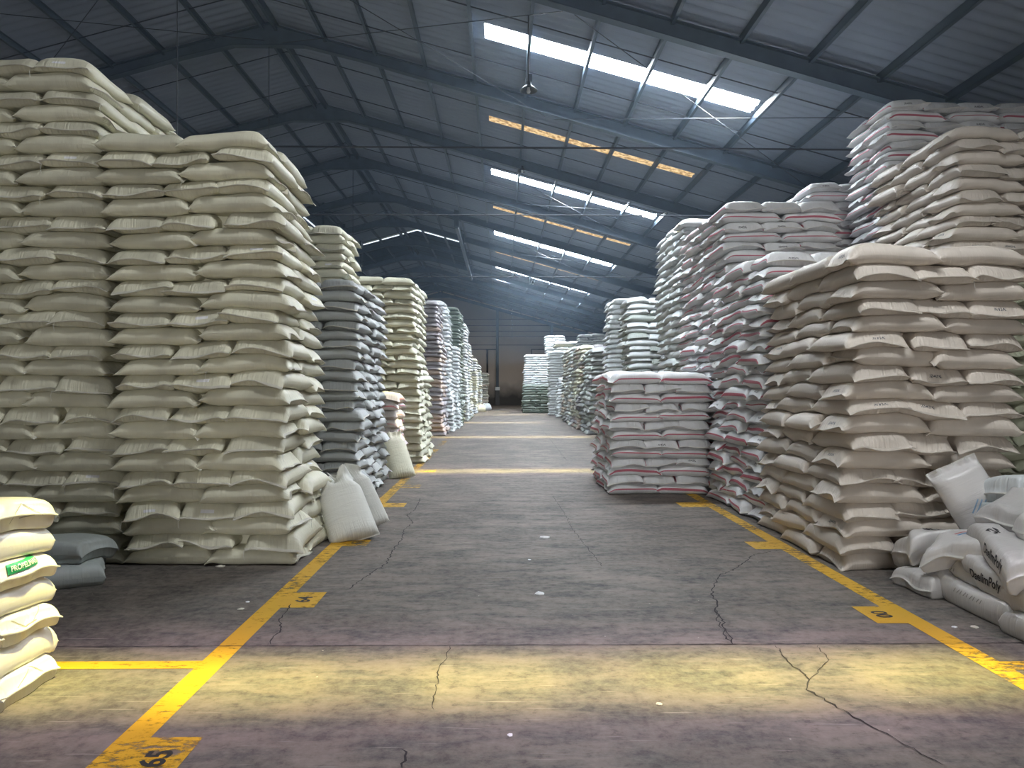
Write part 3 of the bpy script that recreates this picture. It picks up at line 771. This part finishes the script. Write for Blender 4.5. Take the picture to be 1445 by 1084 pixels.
block('high green-white stack', 'green', 'green-white sack', 'green_sack', -2.3, 41.5, 1, A2, B2, 4.9, flip=True, res=N3, mats=['green', 'cool'])
block('cream stack near back wall', 'cream', 'cream woven sack', 'cream_sack', -1.5, 44.0, 1, A2, B2, 3.3, flip=True, res=N3, D=3.2, mats=['cream', 'white'])
block('stack nearest back wall door', 'cool', 'pale cool sack', 'cool_sack', -1.4, 49.5, 1, A2, B2, 3.1, flip=True, res=N3, D=3.6, mats=['cool', 'woven', 'drab'])
block('last stack before back wall', 'drab', 'drab sack', 'drab_sack', -1.05, 55.5, 1, A2, B2, 2.7, flip=True, res=N3, D=3.6)
# ---- the other side
block('tan corner stack', 'tan', 'tan woven sack', 'tan_sack', 2.97, 6.40, 1, A2, B2, 2.86, pitch=.152, lean=(.1, .0), res=N1, W=1.5, D=2.1, mess=1.3, hemmat='hem_tan')
block('olive stack beyond tan corner', 'olive', 'olive woven sack', 'olive_sack', 4.62, 7.3, 1, A1, B1, 2.75, res=N2, mats=['olive'], faces='FR')
block('high tan stack', 'tan', 'tan woven sack', 'tan_sack', 4.95, 8.75, 2, A2, B2, 4.75, pitch=.155, lean=(.55, 0), res=(21, 11), W=3.2, mess=1.6, sway=.06, hemmat='hem_tan')
block('stack beside tan corner', 'striped', 'red-striped sack', 'striped_sack', 3.02, 8.62, 1, A2, B2, 3.22, lean=(.08, 0), res=(21, 11), W=1.7, D=2.1, mess=1.6, hemmat='hem_white')
block('broad stack before slim tower', 'striped', 'red-striped sack', 'striped_sack', 3.15, 10.8, 1, A3, B3, 4.36, lean=(.15, 0), res=N2, W=1.7, D=2.6, mess=1.5, hemmat='hem_white')
block('set-back stack', 'striped', 'red-striped sack', 'striped_sack', 4.95, 12.1, 1, A1, B1, 5.0, lean=(.15, 0), res=N2, mess=1.2, hemmat='hem_white')
block('highest stack by the roof', 'striped', 'red-striped sack', 'striped_sack', 5.35, 10.5, 2, A1, B1, 5.75, lean=(.25, 0), res=N2, W=3.2, mess=1.4, sway=.05, hemmat='hem_white')
block('low stack in the aisle', 'striped', 'red-striped sack', 'striped_sack', 1.60, 11.0, 1, A2, B2, 1.84, lean=(.03, 0), res=(21, 11), W=1.5, D=2.15, mess=1.1, hemmat='hem_white')
block('slim grey-white tower', 'cool', 'grey-white sack', 'cool_sack', 3.45, 14.0, 1, A2, B2, 4.85, lean=(-.05, 0), res=N2, D=2.3)
block('stack past slim tower', 'green', 'green-white sack', 'green_sack', 3.05, 17.8, 1, A1, B1, 3.8, res=N2, W=1.6, mess=1.3, mats=['cool', 'green'])
block('second stack past slim tower', 'cool', 'pale cool sack', 'cool_sack', 3.15, 22.0, 1, A1, B1, 4.25, lean=(.1, 0), res=N3, mats=['cool', 'white'])
block('green-fronted stack', 'green', 'green-grey sack', 'green_sack', 2.88, 24.6, 1, A2, B2, 2.95, lean=(.15, 0), res=N3, D=2.8, mess=1.4, mats=['green', 'grey'])
block('stack behind green-fronted one', 'drab', 'drab sack', 'drab_sack', 2.85, 27.6, 1, A2, B2, 3.2, lean=(.1, 0), res=N3, D=2.6, mess=1.4, mats=['drab', 'cream', 'mauve'])
block('second behind green-fronted stack', 'drab', 'drab sack', 'drab_sack', 2.85, 30.5, 1, A2, B2, 3.3, lean=(.1, 0), res=N3, D=2.6, mess=1.4, mats=['drab', 'cool'])
block('third behind green-fronted stack', 'drab', 'drab sack', 'drab_sack', 2.85, 33.3, 1, A2, B2, 3.3, lean=(.1, 0), res=N3, D=2.4, mess=1.4, mats=['drab', 'grey'])
block('small white stack', 'white', 'white woven sack', 'white_sack', 2.92, 38.5, 1, A1, B1, 2.1, res=N3, W=.9)
block('blue-grey stack', 'cool', 'blue-grey sack', 'cool_sack', 2.68, 41.5, 1, A1, B1, 3.65, res=N3, W=1.9, mats=['white', 'cool'])
block('cream-topped stack', 'cream', 'cream woven sack', 'cream_sack', 3.1, 43.6, 1, A1, B1, 4.3, res=N3, W=2.4, mats=['cream', 'white'])
block('low dark green stack', 'dgreen', 'dark green-grey sack', 'green_sack', 1.28, 45.0, 1, A1, B1, 1.75, res=N3, W=1.6, mats=['dgreen'])
block('stack behind low green one', 'white', 'white woven sack', 'white_sack', 1.42, 46.6, 1, A1, B1, 3.65, res=N3, W=1.5)
block('highest stack near back wall', 'white', 'white woven sack', 'white_sack', 2.95, 50.0, 1, A1, B1, 5.1, res=N3, W=1.4)
block('grey stack under far eaves', 'grey', 'grey woven sack', 'grey_sack', 4.15, 40.0, 2, A1, B1, 4.5, res=N3, W=3.0)

# ---- glossy film bags piled at the near corner
block('pile of glossy bags', 'resin', 'glossy cream bag', 'resin_bag', -2.47, 4.14, 1, 'HS', 'SH', 1.02, rot=math.pi/2, flip=True, faces='FLR', res=(35, 23), W=1.36, D=1.3, pitch=.146, T0=.158, typ='film', mess=.3, jit=.008, sway=.012, lean=(-.02, .06), hemmat='hem_white', cat='bag')

# ---- hand placed sacks
def free(pl, name, mat, label, grp, cx, cy, yaw, Ln, Wd, T0, typ='woven', res=N1, cat='sack', hemmat='hem', clipv=.09, **kw):
    k = pl.drop(cx, cy, yaw, Ln, Wd, T0, typ, res, clipv=clipv, **kw)
    k.mat = mat; k.kind = name; k.label = label; k.group = grp; k.cat = cat; k.hemmat = hemmat
    SACKS.append(k); return k
pl = Pile(-5.5, -2.5, 5, 7)
g_ = 'blue-grey bags at the foot of the tallest stack'
free(pl, 'plastic_sack', 'greybag', 'smooth blue-grey sack lying lowest on the floor beside the glossy bags', g_, -3.75, 6.05, .45, .95, .55, .17, 'film', hemmat='hem_white')
free(pl, 'plastic_sack', 'greybag', 'blue-grey sack on the floor against the white stack', g_, -4.0, 6.45, .1, .95, .5, .15, 'film', hemmat='hem_white')
free(pl, 'plastic_sack', 'greybag', 'smooth blue-grey sack lying on top of the other two', g_, -3.85, 6.3, -.05, .95, .6, .17, 'film', hemmat='hem_white')

pr = Pile(2.8, 6.5, 3.2, 6.8)
gr = 'plastic bags heaped beside the tan corner stack'
R = math.pi/2
def bag(label, cx, cy, yaw, Ln=.85, Wd=.48, T0=.17, mat='film', **kw):
    return free(pr, 'plastic_bag', mat, label, gr, cx, cy, yaw, Ln, Wd, T0, 'film', (31, 21), 'bag', 'hem_white', clipv=.12, **kw)
B = {}
B['a'] = bag('grey plastic bag on the floor, end-on, next to the tan stack', 3.62, 5.80, .1)
B['b'] = bag('wrinkled plastic bag on the floor, middle of the bottom layer', 3.54, 5.20, R+.02)
B['c'] = bag('plastic bag lowest on the floor beside the scraps', 3.50, 4.38, R+.05)
bag('grey plastic bag hidden low behind the bottom layer', 4.1, 5.1, R); bag('grey plastic bag low behind the bottom layer near the edge', 4.05, 4.25, R)
bag('grey plastic bag low beyond the bottom layer', 4.6, 5.6, R)
B['d'] = bag('plastic bag side-on in the second layer nearest the tan stack', 3.60, 5.62, R+.06)
B['e'] = bag('plastic bag in the second layer with a maker name printed', 3.56, 4.92, R-.03)
B['f'] = bag('cream-seamed plastic bag in the second layer at the near end', 3.62, 4.05, 2.9)
bag('second layer bag behind the printed one', 4.15, 5.1, R); bag('second layer bag behind at the far end', 4.6, 5.7, .2)
B['g'] = bag('white plastic bag with red and blue arcs on its top', 3.70, 5.62, .45, T0=.19)
B['h'] = bag('big white bag with maker name on its slumped side', 3.66, 5.04, 1.28, .95, .6, .21)
B['i'] = bag('cream-edged plastic bag on top at the near end', 3.80, 4.12, .2, .8)
bag('grey bag low behind the arcs bag', 4.22, 5.75, .1, mat='greybag'); bag('grey bag behind the arcs bag', 4.25, 5.78, .1, mat='greybag')
bag('film bag hidden under the white blue-print bag', 4.1, 5.35, R)
B['j'] = bag('white bag with blue print behind the big printed bag', 4.05, 5.45, .25, .8, T0=.17)
B['m'] = bag('brownish-grey bag with worn black lettering slumped against the tan stack', 3.72, 6.02, -.15, .85, .5, .24)
B['k'] = bag('grey bag in the gap behind the white blue-print bag', 4.35, 5.95, .1, T0=.22, mat='greybag')
B['l'] = bag('short white bag near the edge atop the big printed bag', 4.0, 5.05, .15, .7, .42, .16)
B['n'] = bag('highest white bag of the heap, puffed, at the edge', 4.32, 5.85, .12, .9, .5, .24, mat='white')
for k in pr and SACKS[-19:]: pass

def upright(name, mat, label, grp, base, lean_to, hgt, wid, th, twist=0.0, ruffle=.05, neck=1.0):
    """A filled sack standing on its end and leaning: pillow turned upright, gathered mouth at the top."""
    nu, nv = 29, 17
    su, u = grid1(nu, 1.4); sv, v_ = grid1(nv, 1.6)
    U, V = np.meshgrid(u, v_, indexing='ij')
    q = (U+1)/2                             # 0 at the floor, 1 at the mouth
    prof = np.clip(1-np.clip((q-.80)/.12, 0, 1)**1.5, 0, 1)*(1-np.clip((.12-q)/.12, 0, 1)**2.2)**.5*(1-.35*np.clip(q, 0, .8))
    prof = np.maximum(prof, 0)*(1-np.abs(V)**2.3)**.5
    width = wid/2*(1.0-.16*q*neck-neck*.22*np.clip((q-.72)/.12, 0, 1)*(1-np.clip((q-.86)/.14, 0, 1)*.9))
    r = RNG.uniform(-3, 3, 4)
    xl = V*width
    gat = np.clip((q-.82)/.18, 0, 1)
    off = ruffle*gat*np.sin(V*6+r[0])+.03*gat*np.sin(V*11+r[1])
    T = th*prof
    f = T*.5+off; bk = -T*.5+off-.004
    d = Vector(lean_to)-Vector(base); d.normalize()
    side = Vector((math.cos(twist), math.sin(twist), 0)); side = (side-d*side.dot(d)).normalized(); nrm = side.cross(d)
    def pos(off_):
        zz = q*hgt + gat*ruffle*.8*np.sin(V*5+r[2])
        A = np.zeros(U.shape+(3,))
        for c in range(3): A[..., c] = base[c]+side[c]*xl+d[c]*zz+nrm[c]*off_
        A[..., 2] = np.maximum(A[..., 2], .003)
        return A
    k = Sack(); k.top = pos(bk); k.bot = pos(f)
    if nrm.dot(Vector((0, 0, 1))) > 0: k.top, k.bot = k.bot, k.top
    k.n = (nu, nv); k.T = th; k.uvt = np.stack([q, (V+1)/4], -1); k.tone = .3; k.near = False
    # outward winding: top face must look away from the middle
    a, b_, c_ = k.top[14, 8], k.top[15, 8], k.top[14, 9]
    if np.dot(np.cross(b_-a, c_-a), k.top[14, 8]-k.bot[14, 8]) < 0:
        for nm in ('top', 'bot', 'uvt'): setattr(k, nm, getattr(k, nm)[:, ::-1].copy())
    k.mat = mat; k.kind = name; k.label = label; k.group = grp; k.cat = 'sack'; k.hemmat = 'hem_white'
    SACKS.append(k); return k
gl = 'sacks leaning against the stacks'
upright('leaning_sack', 'pale', 'pale filled sack leaning upright on the white stack, open mouth, nearest the aisle', gl, (-1.52, 7.72, 0), (-1.80, 8.02, .62), .78, .52, .30, .25, .085)
upright('leaning_sack', 'pale', 'second pale sack leaning behind the open-mouthed one', gl, (-1.48, 8.35, 0), (-1.75, 8.42, .62), .74, .50, .24, .5, .08)
k_ = None
pm = Pile(-2.4, -1.2, 7.9, 9.6)
free(pm, 'woven_sack', 'pale', 'pale sack lying on the floor behind the leaning sacks', gl, -1.85, 9.1, 1.2, .78, .46, .2)
free(pm, 'woven_sack', 'pale', 'pale sack stacked on the one behind the leaning sacks', gl, -1.95, 8.9, 1.1, .78, .46, .22)
free(pm, 'woven_sack', 'pale', 'top pale sack lying behind the leaning sacks', gl, -1.95, 8.75, .3, .78, .5, .22)
upright('leaning_sack', 'cream', 'cream sack leaning upright against the pink-striped stack', gl, (-1.72, 12.95, 0), (-1.98, 13.25, .78), .88, .46, .24, .2, .02)
pf = Pile(-2, 0, 46, 52)
free(pf, 'white_sack', 'cream', 'small cream sack slumped on the floor far along the aisle', 'far floor sacks', -1.35, 47.2, .4, .6, .45, .5, res=N3, cat='sack')
free(pf, 'white_sack', 'white', 'small white sack slumped on the floor far along the aisle', 'far floor sacks', -1.05, 50.5, .8, .6, .45, .5, res=N3)

# ------------------------------------------------------------------ which sacks show, and how large
def survey():
    allV, allT, own = [], [], []
    off = 0
    for i, k in enumerate(SACKS):
        V, Fq, _ = sack_arrays(k)
        allV.append(V); T3 = np.concatenate([Fq[:, [0, 1, 2]], Fq[:, [0, 2, 3]]])+off
        allT.append(T3); own.append(np.full(len(T3), i)); off += len(V)
    for V, Fc, _ in CORES:
        V = np.array(V); T3 = []
        for q in Fc: T3 += [(q[0], q[1], q[2]), (q[0], q[2], q[3])]
        allV.append(V); allT.append(np.array(T3)+off); own.append(np.full(len(T3), -1)); off += len(V)
    own = np.concatenate(own)
    bvh = BVHTree.FromPolygons(np.concatenate(allV).tolist(), np.concatenate(allT).tolist())
    cnt = np.zeros(len(SACKS), int)
    mw = co.matrix_basis if hasattr(co, 'matrix_basis') else co.matrix_world
    Rm = mw.to_3x3(); o = Vector(co.location)
    step = 2.5
    for py in np.arange(60, 1084, step):
        for px in np.arange(1, 1445, step):
            if 640 < px < 735 and 600 > py > 560: continue
            d = Rm @ Vector(((px-722.5)/F, (542-py)/F, -1)).normalized()
            h = bvh.ray_cast(o, d)
            if h[2] is not None:
                q = own[h[2]]
                if q >= 0: cnt[q] += 1
    return cnt
CNT = survey()
by = {}
for i, k in enumerate(SACKS): by.setdefault(k.kind, []).append(i)
single = set(); rest = {}
for kind, ids in by.items():
    ids = sorted(ids, key=lambda i: -CNT[i])
    for r_, i in enumerate(ids):
        if r_ < 300 and CNT[i] > 0: single.add(i)
        elif CNT[i] > 0 or True: rest.setdefault(kind, []).append(i)
print('SACKS', len(SACKS), 'single', len(single), {k: (len(v), sum(CNT[i] > 0 for i in v)) for k, v in by.items()})

def hem_obj(k, end, parent, org):
    """the stitched hem: a folded strip along one end, with its row of stitches"""
    T = k.top[end]; Bm = k.bot[end]
    nxt = k.top[1 if end == 0 else -2]
    n = len(T); V = []
    c = (T+Bm)/2; d = c-(nxt+k.bot[1 if end == 0 else -2])/2
    d = d/np.maximum(np.linalg.norm(d, axis=1, keepdims=True), 1e-6)
    up = np.array([0, 0, .0045])
    for a in range(n):
        for q in (c[a]-d[a]*.014+up, c[a]+d[a]*.010+up*.7, c[a]+d[a]*.010-up*.7, c[a]-d[a]*.014-up): V.append(q-org)
    Fc = []
    for a in range(n-1):
        for q in range(4): Fc.append((a*4+q, a*4+(q+1) % 4, a*4+4+(q+1) % 4, a*4+4+q))
    Fc += [(0, 3, 2, 1), tuple(4*(n-1)+q for q in range(4))]
    return mesh_obj('stitched_hem', V, Fc, M[k.hemmat], parent)
BYID = {}
order = sorted(single, key=lambda i: -CNT[i])
hemmed = 0
for i in order:
    k = SACKS[i]
    V, Fq, uv = sack_arrays(k)
    org = V.mean(0); org[2] = V[:, 2].min()
    o = mesh_obj(k.kind, V-org, Fq, M[k.mat], uv=uv, smooth=True, tone=k.tone)
    o.location = org
    tag(o, k.label, k.cat, k.group); BYID[id(k)] = o
    if CNT[i] >= 45 and hemmed < 420 and not k.mat == 'greybag':
        for e_ in (0, -1):
            # only the end that looks at the room
            c = k.top[e_].mean(0); m_ = k.top[len(k.top)//2].mean(0); d = c-m_
            if np.dot(d, np.array(co.location)-c) > -.05*np.linalg.norm(np.array(co.location)-c): hem_obj(k, e_, o, org); hemmed += 1
        if RNG.random() < .13 and k.kind in ('woven_sack', 'tan_sack', 'striped_sack'):
            e_ = 0 if np.linalg.norm(k.top[0].mean(0)[:2]) < np.linalg.norm(k.top[-1].mean(0)[:2]) else -1
            p = k.top[e_, 0 if RNG.random() < .5 else -1]-org
            MB().tube([tuple(p), (p[0]-.004, p[1]-.012, p[2]-.04), (p[0]+.004, p[1]-.014, p[2]-.09)], .0016, 4).build('loose_thread', M['thread'], o)
for kind, ids in rest.items():
    Vs, Fs, UVs, Ts = [], [], [], []; off = 0
    mats_ = sorted({SACKS[i].mat for i in ids})
    mi = []
    for i in ids:
        k = SACKS[i]; V, Fq, uv = sack_arrays(k)
        Vs.append(V); Fs.append(Fq+off); UVs.append(uv); Ts.append(np.full(len(V), k.tone)); off += len(V)
        mi.append(np.full(len(Fq), mats_.index(k.mat)))
    o = mesh_obj('packed_'+kind+'s', np.concatenate(Vs), np.concatenate(Fs), M[mats_[0]], uv=np.concatenate(UVs), smooth=True, tone=np.concatenate(Ts))
    for m_ in mats_[1:]: o.data.materials.append(M[m_])
    o.data.polygons.foreach_set('material_index', np.concatenate(mi).astype(np.int32))
    tag(o, 'remaining %s packed deeper in the stacks' % (kind.replace('_', ' ')+'s'), 'sacks', None, 'stuff')
for ci, (V, Fc, mt) in enumerate(CORES):
    o = mesh_obj('packed_sack_core', [tuple(v) for v in V], Fc, M[mt])
    tag(o, 'tightly packed middle of a sack stack', 'sacks', 'middles of the stacks', 'stuff')

# ------------------------------------------------------------------ print on the bags
def decal(k, V, Fc, center, right, up, mat, name, off=.0025):
    """lay flat artwork on the sack's own surface, seen along the surface"""
    o = BYID.get(id(k))
    if o is None: return
    SV, SF, _ = sack_arrays(k)
    bvh = BVHTree.FromPolygons(SV.tolist(), SF.tolist())
    right, up, c = Vector(right).normalized(), Vector(up).normalized(), Vector(center)
    nrm = right.cross(up).normalized(); up = nrm.cross(right)
    out = []
    for v in V:
        p = c+right*v[0]+up*v[1]+nrm*.5
        h = bvh.ray_cast(p, -nrm)
        if h[0] is None:
            h = bvh.find_nearest(c+right*v[0]+up*v[1], .12)
        q = h[0]+nrm*off if h[0] is not None else None
        out.append(q)
    Fk = [f for f in Fc if all(out[i] is not None for i in f)]
    loc = Vector(o.location)
    out = [tuple((q if q is not None else c)-loc) for q in out]
    if Fk: mesh_obj(name, out, Fk, M[mat], o)
def patch(w_, h_, n=24, m=8):
    V = [((i/n-.5)*w_, (j/m-.5)*h_) for j in range(m+1) for i in range(n+1)]
    return V, [(j*(n+1)+i, j*(n+1)+i+1, (j+1)*(n+1)+i+1, (j+1)*(n+1)+i) for j in range(m) for i in range(n)]
def ring(pts, wd, closed=False):
    V, Fc = [], []
    P_ = []
    for a, b in zip(pts[:-1], pts[1:]):
        for q in range(8): P_.append((a[0]+(b[0]-a[0])*q/8, a[1]+(b[1]-a[1])*q/8))
    P_.append(pts[-1])
    for i, p in enumerate(P_):
        a, b = P_[max(i-1, 0)], P_[min(i+1, len(P_)-1)]; l = math.hypot(b[0]-a[0], b[1]-a[1]) or 1
        nx_, ny_ = -(b[1]-a[1])/l*wd/2, (b[0]-a[0])/l*wd/2
        V += [(p[0]+nx_, p[1]+ny_), (p[0]-nx_, p[1]-ny_)]
    for i in range(len(P_)-1): Fc.append((2*i+1, 2*i+3, 2*i+2, 2*i))
    return V, Fc
# the glossy pile: its aisle faces look towards +X
gl_ = [k for k in SACKS if k.kind == 'resin_bag']
def glossy(layer, far=True):
    c = [k for k in gl_ if (' %s layer up' % ORD[layer]) in k.label and 'front row' in k.label]
    c.sort(key=lambda k: -k.top[..., 1].mean()); return c[0]
for l_, what in ((1, 'dia'), (3, 'dia2'), (5, 'green'), (7, 'dia')):
    k = glossy(l_); A = np.concatenate([k.top.reshape(-1, 3), k.bot.reshape(-1, 3)])
    cx, cy, cz = A[:, 0].max(), A[:, 1].mean(), (A[:, 2].max()+A[:, 2].min())/2
    if what == 'green':
        V, Fc = patch(.25, .05); decal(k, V, Fc, (cx, cy-.035, cz+.030), (0, 1, 0), (0, 0, 1), 'green_ink', 'green_label', .005)
        V, Fc = text_mesh('PROPELINAS', .038, .0006); decal(k, V, Fc, (cx, cy-.035, cz+.030), (0, 1, 0), (0, 0, 1), 'white_ink', 'lettering', .011)
    else:
        s_ = 1 if what == 'dia' else -1
        V, Fc = ring([(-.13, -.035*s_), (0, .05*s_), (.13, -.035*s_)], .004); decal(k, V, Fc, (cx, cy, cz+.01), (0, 1, 0), (0, 0, 1), 'grey_ink', 'printed_diamond')
        V, Fc = patch(.11, .006); decal(k, V, Fc, (cx, cy+.02, cz-.012), (0, 1, 0), (0, 0, 1), 'grey_ink', 'worn_print')
# heaped bags: sides look towards -X and the camera
def on_side(k, txt, size, mat, dy=0, dz=0, bold=0.0):
    A = np.concatenate([k.top.reshape(-1, 3), k.bot.reshape(-1, 3)])
    c = (A[:, 0].min(), A[:, 1].mean()+dy, (A[:, 2].min()+A[:, 2].max())/2+dz)
    V, Fc = text_mesh(txt, size, bold); decal(k, V, Fc, c, (0, -1, 0), (-.35, 0, 1), mat, 'lettering')
on_side(B['h'], 'DaelimPoly', .085, 'ink', -.06, -.02, .002)
on_side(B['e'], 'DaelimPoly', .080, 'ink', .15, .0, .002)
for kk in ('d', 'b', 'c'):                  # worn rows of print, too faint to read in the photograph
    A = np.concatenate([B[kk].top.reshape(-1, 3), B[kk].bot.reshape(-1, 3)])
    c = (A[:, 0].min(), A[:, 1].mean(), (A[:, 2].min()+A[:, 2].max())/2)
    for q_ in range(9):
        V, Fc = ring([(-.17+q_*.038, -.012), (-.17+q_*.038+.012*(1+q_ % 2), .012)], .008)
        decal(B[kk], V, Fc, c, (0, -1, 0), (-.35, 0, 1), 'grey_ink', 'worn_print')
def on_top(k, V, Fc, mat, name, ang, dx=0, dy=0):
    A = k.top.reshape(-1, 3); c = (A[:, 0].mean()+dx, A[:, 1].mean()+dy, A[:, 2].max())
    decal(k, V, Fc, c, (math.cos(ang), math.sin(ang), 0), (-math.sin(ang), math.cos(ang), 0), mat, name)
arc = [(-.3+.1*i, -.02-.010*(i-3)**2) for i in range(7)]
V, Fc = ring(arc, .016); on_top(B['g'], V, Fc, 'red_ink', 'red_arc', 0, .05, .08)
V, Fc = ring([(x, y-.035) for x, y in arc], .016); on_top(B['g'], V, Fc, 'blue_ink', 'blue_arc', 0, .05, .08)
V, Fc = text_mesh('SUNG   ENE', .12, .003); on_top(B['m'], V, Fc, 'ink', 'lettering', -.15, .02, -.08)
V, Fc = patch(.10, .06); on_top(B['h'], V, Fc, 'blue_ink', 'blue_logo', 0, .22, .05)
V, Fc = text_mesh('DA', .09, .003); on_top(B['h'], V, Fc, 'ink', 'lettering', .5, -.12, .22)
V, Fc = patch(.16, .05); on_top(B['j'], V, Fc, 'blue_ink', 'blue_logo', .1, -.1, -.05)
# the pale bag propped on its end in the heap
kt = upright('plastic_bag', 'film', 'x', gr, (3.92, 5.92, .50), (3.70, 6.10, 1.0), .52, .42, .26, -.15, .004, 0)
SACKS.remove(kt)
V, Fq, uv = sack_arrays(kt); org = V.mean(0); org[2] = V[:, 2].min()
o = mesh_obj('plastic_bag', V-org, Fq, M['film'], uv=uv, smooth=True, tone=.2); o.location = org
tag(o, 'pale bag with faded blue print propped upright on the heap by the tan stack', 'bag', gr); BYID[id(kt)] = o
hem_obj(kt, -1, o, org)
for q_ in range(7):
  V, Fc = ring([(-.10+q_*.03, -.05), (-.05+q_*.03, .06)], .010); decal(kt, V, Fc, tuple(org+np.array([.05, -.1, .2])), (1, -.2, 0), (0, .5, 1), 'pale_blue_ink', 'blue_print')

# thin dust haze, tinted blue to add a glow around the skylights
def haze():
    m = bpy.data.materials.new('blue_glow_haze'); m.use_nodes = True; nt = m.node_tree; nt.nodes.clear()
    out = nt.nodes.new('ShaderNodeOutputMaterial'); v = nt.nodes.new('ShaderNodeVolumeScatter')
    v.inputs['Color'].default_value = (0.55, 0.75, 1, 1); v.inputs['Density'].default_value = 0.0028; v.inputs['Anisotropy'].default_value = 0.2
    nt.links.new(v.outputs[0], out.inputs['Volume'])
    o = MB().box(XL+.05, XR-.05, 1.0, Y1-.1, 3.0, 10.2).build('haze', m); tag(o, 'thin dust haze tinted blue to add a glow under the roof', 'haze', None, 'stuff')
haze()
